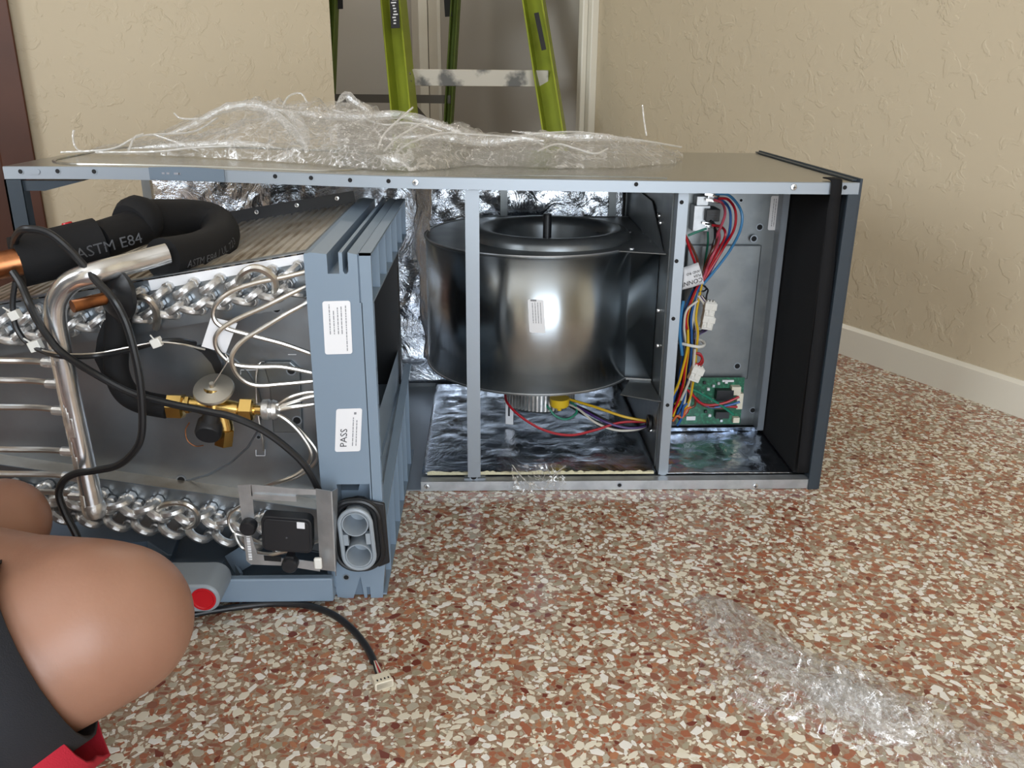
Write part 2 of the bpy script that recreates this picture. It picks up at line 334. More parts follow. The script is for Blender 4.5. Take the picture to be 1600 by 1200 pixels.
seg(wl, 1.82, 0, 2.90, 0, 2.1, HT, -.12); seg(wl, 2.90, 0, WID, 0, 0, HT, -.12); seg(wl, 0, 0, OPN, 0, 2.2, HT, -.12)
struct(wl.build('wall_left', 'wall'))
wr = MB(); seg(wr, WID, LEN, 3.10, LEN, 0, HT, .12); seg(wr, 1.30, LEN, 0, LEN, 0, HT, .12); seg(wr, 3.10, LEN, 1.30, LEN, 2.15, HT, .12)
struct(wr.build('wall_rear', 'wall'))
ws = MB(); seg(ws, WID, 0, WID, 1.65, 0, HT, -.12); seg(ws, WID, 2.95, WID, LEN, 0, HT, -.12); seg(ws, WID, 1.65, WID, 2.95, 0, .85, -.12); seg(ws, WID, 1.65, WID, 2.95, 2.15, HT, -.12)
struct(ws.build('wall_side', 'wall'))
def window(n, p, q, z0, z1, nrm):                                   # frame bars and a pane in a wall opening
    e = struct(bpy.data.objects.new('window_%d' % n, None)); COL.objects.link(e); e.location = (p+q)/2+V((0, 0, z0))
    t = unit(q-p); mb = MB(); c = .05
    for a, b in ((p+t*.025+V((0, 0, z0)), p+t*.025+V((0, 0, z1))), (q-t*.025+V((0, 0, z0)), q-t*.025+V((0, 0, z1)))): mb.bar(a+nrm*.06, b+nrm*.06, c, c, nrm)
    for z in (z0+.025, (z0+z1)/2, z1-.025): mb.bar(p+t*.05+V((0, 0, z))+nrm*.06, q-t*.05+V((0, 0, z))+nrm*.06, c, c)
    mb.build('window_frame', 'trim', e)
    g = MB(); m_ = (p+q)/2+V((0, 0, (z0+z1)/2))+nrm*.06; g.obox(m_, (q-p)/2-t*.05, nrm*.002, V((0, 0, (z1-z0)/2-.05))); g.build('pane', 'glass', e)
window(1, RM(3.10, LEN), RM(1.30, LEN), .0, 2.15, W)
window(2, RM(WID, 1.65), RM(WID, 2.95), .85, 2.15, -U)
# hall behind the opening
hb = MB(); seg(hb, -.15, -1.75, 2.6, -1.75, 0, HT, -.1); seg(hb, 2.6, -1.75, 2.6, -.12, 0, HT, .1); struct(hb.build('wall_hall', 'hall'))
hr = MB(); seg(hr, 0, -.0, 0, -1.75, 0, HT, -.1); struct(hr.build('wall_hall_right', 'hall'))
tr = MB(); seg(tr, -.001, .035, -.001, -.05, 0, 2.2, .03); seg(tr, .03, .012, .052, .012, 0, 2.2, -.03); struct(tr.build('trim_1', 'trim', bevel=.004))
tr = MB(); seg(tr, .0, -1.40, .0, -1.52, 0, HT, .02); seg(tr, .02, -1.52, .02, -1.62, 0, HT, .05); struct(tr.build('trim_2', 'trim', bevel=.004))
bb = MB(); z = [(0, 0), (.012, 0), (.012, .070), (.004, .078), (0, .078)]
p, q = RM(0, .05), RM(0, LEN)
bb.prism([p-U*a+V((0, 0, h)) for a, h in z], q-p); struct(bb.build('baseboard_right', 'trim'))
bb = MB(); p, q = RM(OPN, 0), RM(1.80, 0); bb.prism([p+W*a+V((0, 0, h)) for a, h in z], q-p); struct(bb.build('baseboard_left', 'trim'))
dr = struct(bpy.data.objects.new('door_1', None)); COL.objects.link(dr); dr.location = RM(2.2, 0)
mb = MB(); seg(mb, 1.82, .016, 1.905, .016, 0, 2.14, .016); seg(mb, 2.82, .016, 2.9, .016, 0, 2.14, .016); seg(mb, 1.905, .016, 2.82, .016, 2.06, 2.14, .016); mb.build('casing', 'wood', dr, bevel=.004)
mb = MB(); seg(mb, 1.83, -.02, 2.89, -.02, .003, 2.09, -.04); mb.build('door_leaf', 'wood', dr, bevel=.003)
mb = MB(); mb.lathe([(.0, 0), (.012, .0), (.012, .03), (.027, .04), (.03, .055), (.02, .068), (.0, .07)], RM(2.72, -.02, 1.0), W, 16); mb.build('door_knob', 'brass', dr)

# ------------------------------------------------------------------ terrazzo chips set in the floor
def in_view(p, mg=70):
    a, b, z = to_px(p); return z > .1 and -mg < a < 1600+mg and -mg < b < 1200+mg
def blocked(x, y):
    if -1.31 < x < -.004 and .01 < y < .53: return True
    if x < -.80 and y > -.30: return True
    if (V((x, y, 0))-K).dot(U) > -.014: return True
    return False
def chip_poly(rnd, r):
    n = rnd.choice((4, 5, 5, 6, 6, 7)); e = rnd.uniform(1.0, 2.3); th = rnd.uniform(0, 6.28); ct, st = math.cos(th), math.sin(th); out = []
    for k in range(n):
        a = (k+rnd.uniform(-.3, .3))*2*math.pi/n; q = r*rnd.uniform(.82, 1.12); x, y = q*math.cos(a)*math.sqrt(e), q*math.sin(a)/math.sqrt(e)
        out.append((x*ct-y*st, x*st+y*ct))
    return out
def chips():
    rnd = random.Random(3); cell = .0105; H = {}; got = []
    for rlo, rhi, tries in ((.0054, .0074, 16000), (.0040, .0055, 50000), (.0027, .0039, 100000), (.0016, .0025, 80000)):
        for _ in range(tries):
            x, y = rnd.uniform(-1.15, .78), rnd.uniform(-.93, .98)
            r = rnd.uniform(rlo, rhi); ci, cj = int(x//cell), int(y//cell); ok = True
            for i in (-1, 0, 1):
                for j in (-1, 0, 1):
                    for (a, b, s) in H.get((ci+i, cj+j), ()):
                        if (a-x)**2+(b-y)**2 < ((r+s)*.86)**2: ok = False; break
                    if not ok: break
                if not ok: break
            if not ok or blocked(x, y): continue
            if not in_view(V((x, y, 0)), 170): continue
            H.setdefault((ci, cj), []).append((x, y, r)); got.append((x, y, r))
    W8 = [29, 18, 9, 6, 19, 12, 5, 6]
    out = []
    for (x, y, r) in got:
        rb = mnoise.noise(V((x*9, y*9, 3)))*.5                      # red chips come in drifts
        w = W8[:] if r > .003 else [20, 12, 14, 10, 18, 12, 6, 7]
        for k in (4, 5, 6, 7): w[k] = w[k]*max(.15, 1+rb*2.4)
        out.append((x, y, r, rnd.choices(range(8), w)[0]))
    near = sorted(range(len(out)), key=lambda i: -out[i][2]/((V((out[i][0], out[i][1], 0))-CAM).length) if 0 < to_px(V((out[i][0], out[i][1], 0)))[0] < 1600 and to_px(V((out[i][0], out[i][1], 0)))[1] < 1195 else 0)[:300]
    near = set(near); variants = {}
    vs, fs, ms = [], [], []
    for i, (x, y, r, c) in enumerate(out):
        if i in near:
            key = (c, rnd.randint(0, 3))
            if key not in variants:
                P = chip_poly(rnd, 1); n = len(P)
                me = bpy.data.meshes.new('stone_chip')
                me.from_pydata([(a, b, -.02) for a, b in P]+[(a*.97, b*.97, .03) for a, b in P], [], [tuple(n+k for k in range(n))]+[(k, (k+1) % n, n+(k+1) % n, n+k) for k in range(n)])
                me.materials.append(CHIPM[c]); variants[key] = me
            o = bpy.data.objects.new('stone_chip', variants[key]); COL.objects.link(o); o.parent = floor
            o.location = (x, y, 0); o.scale = (r, r, .008); o.rotation_euler = (0, 0, rnd.uniform(0, 6.28)); continue
        P = chip_poly(rnd, r); n = len(P); b = len(vs); h = .0001+rnd.random()*.0002
        vs += [(x+p[0], y+p[1], -.0002) for p in P]+[(x+p[0]*.97, y+p[1]*.97, h) for p in P]
        fs += [tuple(b+n+k for k in range(n))]+[(b+k, b+(k+1) % n, b+n+(k+1) % n, b+n+k) for k in range(n)]; ms += [c]*(n+1)
    me = bpy.data.meshes.new('terrazzo_chips'); me.from_pydata(vs, [], fs)
    for m_ in CHIPM: me.materials.append(m_)
    me.polygons.foreach_set('material_index', ms); me.update()
    o = bpy.data.objects.new('terrazzo_chips', me); COL.objects.link(o); o.parent = floor; o['kind'] = 'stuff'
chips()

# ------------------------------------------------------------------ air handler cabinet lying on its side, front open
CL, CD = -1.312, .528
BOW = [(-1.35, .548), (-1.221, .549), (-1.10, .548), (-.982, .545), (-.741, .537), (-.447, .533), (-.249, .531), (.01, .530)]
def interp(T, x):
    for (a, b), (c, d) in zip(T, T[1:]):
        if x <= c: t = max(0, (x-a)/(c-a)); return b+(d-b)*t
    return T[-1][1]
def zt(x): return sum(interp(BOW, x+d) for d in (-.06, -.03, 0, .03, .06))/5
cab = thing('air_handler_cabinet', 'long grey metal air handler cabinet lying on its side with open front and foil lining', 'air handler', (-.65, .264, 0))
mb = MB(); prof = [(CD, 0), (.0012, 0), (0, -.0012), (0, -.0185), (.022, -.0185), (.022, -.0173), (.0012, -.0173), (.0012, -.0025), (CD, -.0025)]
N = 44; vs = []
for i in range(N+1):
    x = CL+(-.004-CL)*i/N; vs += [(x, y, zt(x)+z) for y, z in prof]
k = len(prof); fs = [(i*k+j, i*k+(j+1) % k, (i+1)*k+(j+1) % k, (i+1)*k+j) for i in range(N) for j in range(k)]
fs += [tuple(range(k)), tuple(N*k+j for j in range(k-1, -1, -1))]
mi = []
for i in range(N):
    for j in range(k): mi.append(0 if j == 0 else 1)
mb.v = [V(x) for x in vs]; mb.f = fs; mb.m = mi+[1, 1]; mb.build('top_panel', ['top', 'flange'], cab, angle=25)
# pressed rounded outline and dents on the top panel
def on_top(P, r, nm):
    Q = [V((p[0], p[1], zt(p[0])+.0004)) for p in P]; mb = MB(); mb.tube(Q, r, 6); mb.build(nm, 'top', cab)
rr = rrect((-1.03, .205, 0), (1, 0, 0), (0, 1, 0), .50, .355, .085, 8); rr = rr+[rr[0]]
fine = []
for a, b in zip(rr, rr[1:]):
    for i in range(4): fine.append(a.lerp(b, i/4))
on_top(fine+[rr[0]], .0022, 'embossed_outline')
P = [(-.60+.30*i/20, .03+.05*math.sin(math.pi*i/20)*.4) for i in range(21)]; on_top(P, .0018, 'embossed_crease')
# front flange of the bottom panel and the panel itself
mb = MB(); mb.box(-.70, -.004, 0, .0015, .0012, .0185, 1); mb.box(-.70, -.004, .0015, .02, .017, .0185, 1); mb.box(CL, -.004, .0015, CD, .0008, .0026); mb.build('bottom_panel', ['flange', 'galv'], cab, flat=True)
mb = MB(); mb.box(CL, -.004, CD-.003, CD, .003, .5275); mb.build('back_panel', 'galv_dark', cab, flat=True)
mb = MB(); mb.box(-.0038, 0, -.001, CD, .0005, .536); mb.box(-.021, -.0038, -.0026, -.0012, .0005, .512); mb.box(-.021, -.019, -.0012, .02, .02, .512); mb.box(-.011, -.0038, .012, CD, .531, .5335)
mb.build('end_panel', 'dark_panel', cab, flat=True, bevel=.0012)
mb = MB(); mb.box(-.040, -.0045, .024, .30, .02, .510); mb.build('end_foam', 'foam', cab, bevel=.002)
mb = MB(); mb.box(-.0185, -.0045, .004, .024, .02, .51); mb.build('end_return', 'pan_dk', cab, bevel=.001)
# felt strip hanging over the front edge at the right end
mb = MB(); Q = [(-.043, .030, .534), (-.043, .004, .5345), (-.0425, -.004, .531), (-.042, -.0055, .512), (-.041, -.001, .49), (-.036, .004, .40), (-.032, .006, .25), (-.03, .006, .10), (-.03, .004, .03)]
vs = []; ww = [.009, .009, .0085, .0085, .0095, .011, .012, .0115, .011]
for q, w_ in zip(smooth_path(Q, 4), [ww[min(i//4, 8)] for i in range(33)]): vs.append((q, w_))
mb.grid(lambda u, v: vs[round(u*32)][0]+V(((v-.5)*2*vs[round(u*32)][1], 0, 0)), 32, 1)
o = mb.build('felt_strip', 'felt', cab); s_ = o.modifiers.new('t', 'SOLIDIFY'); s_.thickness = .002; s_.offset = 0
# left end post with gusset
mb = MB(); mb.box(CL-.001, CL+.024, -.001, .002, .003, .529); mb.box(CL-.001, CL+.002, -.001, .06, .003, .529); mb.box(CL+.022, CL+.024, 0, .02, .003, .527); mb.build('end_post', 'dark_panel', cab, flat=True)
mb = MB(); mb.prism([(CL+.024, .004, .527), (CL+.115, .004, .527), (CL+.055, .004, .512), (CL+.024, .004, .512)], (0, .09, 0)); mb.build('gusset', 'dark_panel', cab, flat=True)
# insert in the top flange
mb = MB(); pts = []
for i in range(13):
    x = -1.094+.112*i/12; pts.append(V((x, -.0035, zt(x)+.0008+.0016*math.sin(math.pi*i/12))))
mb.prism([V((-1.094, -.0035, zt(-1.094)-.0175)), V((-.982, -.0035, zt(-.982)-.0175))]+pts[::-1], (0, .0033, 0)); ins = mb.build('flange_insert', 'insert', cab, flat=True)
mb = MB()
for x, l in ((-1.075, .006), (-1.068, .006), (-1.057, .012), (-1.050, .004)): mb.box(x, x+l*.7, -.0039, -.0035, zt(x)-.0088, zt(x)-.0062)
mb.build('stamped_marks', 'ink_gr', ins, flat=True)
# centre brace
mb = MB(); a, b = V((-.607, .010, .022)), V((-.607, .010, .516)); mb.box(-.6185, -.5965, .006, .0075, .024, .5155); mb.box(-.6185, -.617, .0075, .03, .024, .515); mb.box(-.598, -.5965, .0075, .03, .024, .515); mb.box(-.625, -.588, .008, .035, .0188, .0205)
mb.build('centre_brace', 'flange', cab, flat=True)
# partition with its bright front flange
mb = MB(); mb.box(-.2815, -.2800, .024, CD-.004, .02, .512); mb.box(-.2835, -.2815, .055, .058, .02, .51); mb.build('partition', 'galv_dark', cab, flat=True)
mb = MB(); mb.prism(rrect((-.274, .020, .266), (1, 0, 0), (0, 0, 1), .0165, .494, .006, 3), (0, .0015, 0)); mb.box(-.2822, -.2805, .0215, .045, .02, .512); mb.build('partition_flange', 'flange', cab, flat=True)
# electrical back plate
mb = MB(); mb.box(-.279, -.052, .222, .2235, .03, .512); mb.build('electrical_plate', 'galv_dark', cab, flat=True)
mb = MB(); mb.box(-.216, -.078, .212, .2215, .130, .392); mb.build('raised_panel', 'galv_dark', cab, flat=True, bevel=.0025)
mb = MB(); mb.box(-.0535, -.0425, .195, .1965, .03, .512); mb.box(-.0545, -.0530, .195, .223, .03, .512); mb.build('plate_flange', 'flange', cab, flat=True)
# foil lining
def foil(nm, fn, nu, nv, nrm, amp, m_, seed):
    nrm = V(nrm); mb = MB()
    def f(u, v):
        p = V(fn(u, v)); q = p*9+V((seed, seed, seed)); e = min(1, 8*min(u, 1-u, v, 1-v)+(.15 if nm != 'foil_fold' else .8))
        return p+nrm*(amp*e*(mnoise.noise(q)*.8+abs(mnoise.noise(q*2.7))*.9+mnoise.noise(q*6)*.25))
    mb.grid(f, nu, nv); o = mb.build(nm, m_, cab, angle=25); s_ = o.modifiers.new('t', 'SOLIDIFY'); s_.thickness = .0008; return o
foil('back_foil', lambda u, v: (-1.287+u*1.0, .505, .02+v*.49), 120, 56, (0, -1, 0), .008, 'foil', 3)
foil('floor_foil', lambda u, v: (-.70+u*.415, .028+v*.47, .0215), 60, 60, (0, 0, 1), .004, 'foil_floor', 7)
foil('floor_foil', lambda u, v: (-.276+u*.234, .022+v*.20, .0215), 44, 40, (0, 0, 1), .006, 'foil_floor', 13)
foil('foil_fold', lambda u, v: (-.722+.030*u+.003*math.sin(v*17)+.004*math.sin(v*6+1), .36-.06*u, .13+v*.385), 10, 60, (.6, -.8, 0), .016, 'foil', 21)
mb = MB(); rnd = random.Random(5)
mb.grid(lambda u, v: V((-.69+.40*u, .021+.008*v, .0215+.004*math.sin(math.pi*v)*(1+mnoise.noise(V((u*60, v*3, 1)))))), 80, 4); mb.build('insulation_edge', 'yarn', cab)
mb = MB(); mb.box(-.555, -.54, .485, .491, .30, .505); mb.build('back_stiffener', 'galv_dark', cab, flat=True)
mb = MB(); mb.box(-.325, -.31, .485, .491, .30, .505); mb.build('back_stiffener', 'galv_dark', cab, flat=True)
# screws and holes
mb = MB(); mb.lathe([(.0052, 0), (.0052, .0006), (.0044, .0018), (.0, .0024)], (0, 0, 0), (0, 0, 1), 14); mb.box(-.003, .003, -.0006, .0006, .0020, .0026, 1); mb.box(-.0006, .0006, -.003, .003, .0020, .0026, 1)
scr0 = mb.build('screw', ['alu', 'ink'], cab, local=True); scr0.location = V((PY(649, 285, 0).x, -.0004, PY(649, 285, 0).z))-cab.location; scr0.rotation_euler = align((0, -1, 0))
for a, b in ((1240, 292.5), (1180, 759), (667, 760)): p = PY(a, b, -.0004); inst(scr0, cab, p, align((0, -1, 0)))
mb = MB(); mb.lathe([(.0034, 0), (.0034, .0004), (.0, .0004)], (0, 0, 0), (0, 0, 1), 12); mb.lathe([(.0046, -.0002), (.0046, .0003), (.0034, .0003)], (0, 0, 0), (0, 0, 1), 12, 1)
hol0 = mb.build('screw_hole', ['black', 'flange'], cab, local=True); first = True  # black disc stands in for the hole's dark inside
for a, b in ((32, 268), (90, 267.5), (147, 268), (430, 275.5), (486, 278), (547, 281.5), (607, 283), (994, 288), (1320, 293), (968, 758)):
    p = PY(a, b, -.0004)
    if first: hol0.location = p-cab.location; hol0.rotation_euler = align((0, -1, 0)); first = False
    else: inst(hol0, cab, p, align((0, -1, 0)))
for a, b in ((1065, 316), (1057, 408), (1052, 498), (1043, 633)): inst(hol0, cab, PY(a, b, .0196), align((0, -1, 0)))
p = PY(52, 268, -.0004); mb = MB(); mb.prism(rrect(p, (1, 0, 0), (0, 0, 1), .020, .0085, .0042), (0, -.0008, 0)); mb.build('slot', 'flange', cab, flat=True)
for a, b, s_ in ((1187, 355, 1.5), (1158, 313, .8)): o = inst(hol0, cab, PY(a, b, .2215), align((0, -1, 0))); o.scale = (s_,)*3
for a, b, s_ in ((1178, 373, 1.5), (1152, 572, 1.5)): o = inst(hol0, cab, PY(a, b, .2115), align((0, -1, 0))); o.scale = (s_,)*3
for a, b, s_ in ((1160, 588, 1.4), (1176, 641, 1.4)): o = inst(hol0, cab, PY(a, b, .2215), align((0, -1, 0))); o.scale = (s_,)*3
for a, b in ((1031, 337), (1033, 348), (1030, 485), (1029, 540), (1018, 672), (1010, 605)): o = inst(scr0, cab, PX(a, b, -.2822), align((-1, 0, 0))); o.scale = (.8, .8, 2)
p = PY(1214, 333, .2215)
sticker('label_sticker', cab, p, (0, 0, -1), (1, 0, 0), .062, .028, [(-.026, .008-.004*i, .05, .0012) for i in range(1, 5)], ())
inst(hol0, cab, PY(740, 745, .0075), align((0, -1, 0))).scale = (1.6, 1.6, 1)

# ------------------------------------------------------------------ blower
BC = V((-.466, .25, 0)); B0, B1 = .157, .400
blo = thing('blower', 'round galvanised steel centrifugal blower housing standing in middle of the open cabinet', 'blower', (BC.x, BC.y, .157))
def scroll(t):                                                       # t 0..1 from front right round the left to back right
    th = math.radians(-38 - 232*t)                                   # -38 deg = right front; decreasing = front, left, back
    r = .172+.105*t**1.15
    return V((BC.x+r*math.cos(th), BC.y+r*math.sin(th), 0))
SP = [scroll(i/56) for i in range(57)]
OUT = [V((-.283, SP[0].y-.01, 0))]+SP+[V((-.283, min(.49, SP[-1].y+.002), 0))]
for p in OUT: p.y = min(p.y, .483)
mb = MB(); n = len(OUT)
mb.add([p+V((0, 0, B0)) for p in OUT]+[p+V((0, 0, B1)) for p in OUT], [(i+1, i, n+i, n+i+1) for i in range(n-1)])
o = mb.build('housing_wall', 'scroll', blo, angle=30); s_ = o.modifiers.new('t', 'SOLIDIFY'); s_.thickness = .0012; s_.offset = -1
def side_plate(z, nm, rin):
    mb = MB(); m = len(OUT); outer = [(p-BC).normalized()*((p-BC).length+.003)+BC for p in OUT]; outer[0].x = outer[-1].x = -.283
    inn = []
    for p in OUT:
        d = V((p.x-BC.x, p.y-BC.y, 0)).normalized(); inn.append(BC+d*rin)
    vs = [p+V((0, 0, z)) for p in outer+inn]; fs = [(i, i+1, m+i+1, m+i) for i in range(m-1)]; fs.append((m-1, 0, m, 2*m-1))
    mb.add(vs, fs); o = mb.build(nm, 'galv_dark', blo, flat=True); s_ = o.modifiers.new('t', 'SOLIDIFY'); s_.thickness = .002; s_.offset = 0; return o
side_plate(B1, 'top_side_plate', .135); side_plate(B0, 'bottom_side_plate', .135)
for z_ in (B1+.0005, B0): mb = MB(); mb.tube([p+V((0, 0, z_)) for p in OUT], .0022, 6); mb.build('seam', 'galv', blo)
mb = MB(); pr = [(.150, 0), (.149, .003)]+[(.128+.021*math.cos(a), .003+.017*math.sin(a)) for a in [math.pi*i/9 for i in range(1, 9)]]+[(.107, .003), (.104, -.012), (.102, -.03), (.104, -.03), (.107, -.01)]
vs = []; fs = []; nn = 64
for r, h in pr: vs += [BC+V((r*math.cos(k*2*math.pi/nn), r*math.sin(k*2*math.pi/nn), B1+h)) for k in range(nn)]
for i in range(len(pr)-1): fs += [(i*nn+k, i*nn+(k+1) % nn, (i+1)*nn+(k+1) % nn, (i+1)*nn+k) for k in range(nn)]
mb.add(vs, fs); mb.build('inlet_ring', 'galv_dark', blo, angle=60)
whl = MB(); whl.lathe([(.122, 0), (.127, 0), (.127, .008), (.122, .008), (.122, 0)], BC+V((0, 0, .362)), (0, 0, 1), 40); whl.lathe([(.0, 0), (.125, 0), (.125, .003), (.0, .003)], BC+V((0, 0, .21)), (0, 0, 1), 40)
whl = whl.build('blower_wheel', 'galv', blo)
mb = MB(); mb.grid(lambda u, v: V((.004*math.sin(math.pi*u), -.008+.016*u, -.075+.15*v)), 3, 1); b0 = mb.build('blade', 'alu', whl, flat=True, local=True)  # brighter metal than the wheel, making up for light missing in the housing
for i in range(44):
    a = i*2*math.pi/44; p = BC+V((.117*math.cos(a), .117*math.sin(a), .288)); o = b0 if i == 0 else b0.copy()
    if i: COL.objects.link(o); o.parent = whl
    o.location = p-blo.location; o.rotation_euler = (0, 0, a+1.2)
mb = MB(); mb.lathe([(0, 0), (.008, 0), (.008, .235), (.0065, .238), (0, .238)], BC+V((-.006, 0, .205)), (0, 0, 1), 14); mb.build('shaft', 'plas_blk', blo)
mb = MB(); mb.lathe([(0, 0), (.062, 0), (.066, .004), (.066, .10), (0, .10)], BC+V((-.015, -.01, .075)), (0, 0, 1), 30); mot = mb.build('motor', 'galv_dark', blo)
mb = MB()
for i in range(24):
    a = math.radians(195+i*6.2); d = V((math.cos(a), math.sin(a), 0)); mb.obox(BC+V((-.015, -.01, .115))+d*.068, d*.004, V((-d.y, d.x, 0))*.0016, (0, 0, .034))
mb.build('cooling_fins', 'alu_br', mot, flat=True)
mb = MB(); mb.lathe([(0, -.010), (.004, -.009), (.005, -.001), (.0165, 0), (.0185, .003), (.0185, .016), (0, .016)], PY(874, 634, .158), (0, 0, 1), 20); mb.build('yellow_cap', 'yellow', blo)
c = PY(796, 643, .235); mb = MB(); mb.obox(c, V((.0075, -.002, 0)), V((0, .001, 0)), V((0, 0, .027))); o = mb.build('motor_tag', 'label', blo, flat=True)
mb = MB(); mb.obox(c+V((-.001, -.0017, .003)), V((.0018, -.0005, 0)), V((0, .0004, 0)), V((0, 0, .012))); mb.build('printing', 'ink', o, flat=True)
# mounting ears at the partition with screws
ear = [PX(1003, 350, -.2833), PX(1031, 380, -.2833), PX(1029, 403, -.2833), PX(1003, 400, -.2833)]
mb = MB(); mb.prism([p for p in ear], (-.0015, 0, 0)); mb.prism([(-.284, .075, B1+.0015), (-.36, .10, B1+.0015), (-.335, .20, B1+.0015), (-.284, .24, B1+.0015)], (0, 0, .0015)); mb.prism([(-.2836, .10, B1+.003), (-.2836, .36, B1+.003), (-.2836, .36, B1+.07), (-.2836, .22, B1+.07)], (-.0015, 0, 0)); mb.build('mounting_ear', 'galv_dark', blo, flat=True)
mb = MB(); mb.prism([(-.284, .03, B0-.002), (-.35, .065, B0-.002), (-.284, .24, B0-.002)], (0, 0, -.0015)); mb.prism([(-.2836, .04, B0-.003), (-.2836, .25, B0-.003), (-.2836, .22, B0-.05), (-.2836, .06, B0-.05)], (-.0015, 0, 0)); mb.build('mounting_ear', 'galv_dark', blo, flat=True)
s0 = scr0.copy(); COL.objects.link(s0); s0.parent = blo; s0.location = PX(1021, 385, -.2852)-blo.location; s0.rotation_euler = align((-1, 0, 0))
inst(s0, blo, PX(1006, 368, -.2852), align((-1, 0, 0)))
for a, b in ((983, 363), (987, 389)): inst(s0, blo, PZ(a, b, B1+.003), align((0, 0, 1)))
c = PY(836, 494, SP[9].y); ang = None
best = min(SP, key=lambda p: abs(to_px(V((p.x, p.y, .32)))[0]-836)); d = V((best.x-BC.x, best.y-BC.y, 0)).normalized(); z = PY(836, 494, best.y-.0015).z
t = V((-d.y, d.x, 0)); t = t if t.x > 0 else -t
v_ = unit(V((0, 0, 1))+t*-.07); u_ = -v_
sticker('label_sticker', blo, V((best.x, best.y, z))+d*.0022, v_, unit(-t), .058, .027, [(-.012+.0*i, .006-.0045*i, .036, .0011) for i in range(4)]+[(.026, .004, .003, .010)], ())

# ------------------------------------------------------------------ motor wires
mh = thing('motor_wires', 'loose coloured wires hanging under the round steel blower and entering the partition', 'wires', PY(930, 660, .15))
def wire(par, pts, r, m_, nm='wire', k=6, n=8): mb = MB(); mb.tube(smooth_path(pts, k), r, n); return mb.build(nm, m_, par)
def pw(L): return [PY(a, b, y) for a, b, y in L]
wire(mh, pw([(890, 624, .20), (930, 636, .17), (975, 651, .15), (1012, 658, .145), (1022, 659, .15)]), .0026, 'w_yellow')
wire(mh, pw([(789, 615, .2), (793, 630, .16), (815, 652, .14), (850, 672, .13), (890, 680, .13), (930, 672, .14), (970, 660, .15), (1018, 659, .15)]), .0024, 'w_red')
wire(mh, pw([(838, 620, .19), (856, 636, .17), (868, 650, .165), (885, 655, .165), (900, 646, .17), (899, 634, .18), (888, 627, .2)]), .0022, 'w_green')
wire(mh, pw([(885, 630, .2), (905, 640, .17), (930, 660, .15), (962, 672, .145), (995, 671, .145), (1018, 662, .15)]), .0022, 'w_white')
wire(mh, pw([(885, 626, .2), (915, 643, .17), (945, 659, .15), (975, 668, .145), (1000, 668, .145), (1020, 661, .15)]), .0024, 'w_purple')
wire(mh, pw([(888, 628, .21), (925, 645, .18), (960, 662, .16), (990, 668, .155), (1020, 662, .155)]), .0022, 'w_black')
wire(mh, pw([(880, 628, .21), (912, 648, .18), (955, 668, .16), (990, 674, .15), (1018, 664, .15)]), .002, 'w_black')
mb = MB(); c = PX(1016, 661, -.2835); mb.lathe([(.010, 0), (.016, 0), (.016, .005), (.010, .005), (.010, 0)], c, (-1, 0, 0), 20); mb.build('grommet', 'rubber', mh)

# ------------------------------------------------------------------ control wiring in the right bay
wh = thing('wiring_harness', 'thick bundle of coloured control wires tied together in the right bay of the cabinet', 'wires', PY(1085, 520, .17))
def wp(L, dy=0): return [PY(a, b, y+dy) for a, b, y in L]
top = [((1118, 303), (1140, 306), (1158, 330), (1157, 358), (1140, 392), (1115, 425), (1098, 445), 'w_lblue'), ((1122, 310), (1138, 312), (1149, 330), (1147, 358), (1130, 388), (1106, 428), (1094, 447), 'w_red'),
       ((1119, 311), (1133, 317), (1141, 332), (1140, 360), (1132, 382), (1110, 424), (1098, 446), 'w_blue'), ((1115, 312), (1128, 317), (1133, 332), (1128, 350), (1115, 380), (1103, 425), (1092, 447), 'w_pink'),
       ((1112, 352), (1126, 354), (1133, 362), (1131, 375), (1120, 395), (1104, 428), (1093, 446), 'w_red'), ((1110, 345), (1116, 352), (1117, 372), (1113, 390), (1106, 410), (1098, 435), (1090, 447), 'w_black'), ((1122, 360), (1124, 372), (1118, 390), (1110, 405), (1104, 420), (1100, 432), (1092, 447), 'w_pink'),
       ((1118, 358), (1120, 368), (1116, 385), (1108, 400), (1101, 418), (1096, 435), (1090, 447), 'w_brown')]
for i, L in enumerate(top): wire(wh, wp([(a, b, .165+.004*(i % 3)-(.02 if j in (2, 3) else 0)) for j, (a, b) in enumerate(L[:-1])]), .0024, L[-1])
wire(wh, wp([(1070, 366, .14), (1080, 395, .14), (1087, 415, .145), (1092, 445, .16)]), .0024, 'w_red')
wire(wh, wp([(1072, 370, .15), (1083, 390, .15), (1091, 412, .15), (1093, 445, .165)]), .0022, 'w_brown')
wire(wh, wp([(1075, 368, .19), (1090, 362, .19), (1104, 357, .19)]), .0022, 'w_green'); wire(wh, wp([(1106, 362, .19), (1106, 380, .19), (1103, 400, .19), (1097, 440, .18)]), .002, 'w_green')
rnd = random.Random(11)
cols = ['w_blue', 'w_white', 'w_purple', 'w_brown', 'w_black', 'w_red', 'w_yellow', 'w_black', 'w_purple', 'w_red', 'w_blue', 'w_white', 'w_orange', 'w_black', 'w_red', 'w_white', 'w_yellow']
for i, c_ in enumerate(cols):                                       # tied trunk, each wire in turn
    s = (i-8)/8; o_ = rnd.uniform(-2, 2); dy = rnd.uniform(-.012, .012)
    wire(wh, wp([(1094+3*s, 442, .165), (1086+7*s, 462, .158), (1078+11*s+o_, 495, .152), (1077+12*s-o_, 520, .152), (1078+10*s, 548, .152), (1076+12*s+o_, 575, .155), (1070+11*s-o_, 600, .16), (1064+14*s, 626+rnd.uniform(-4, 8), .165), (1056+12*s+o_, 652+rnd.uniform(-6, 4), .17)], dy), .0022, c_)
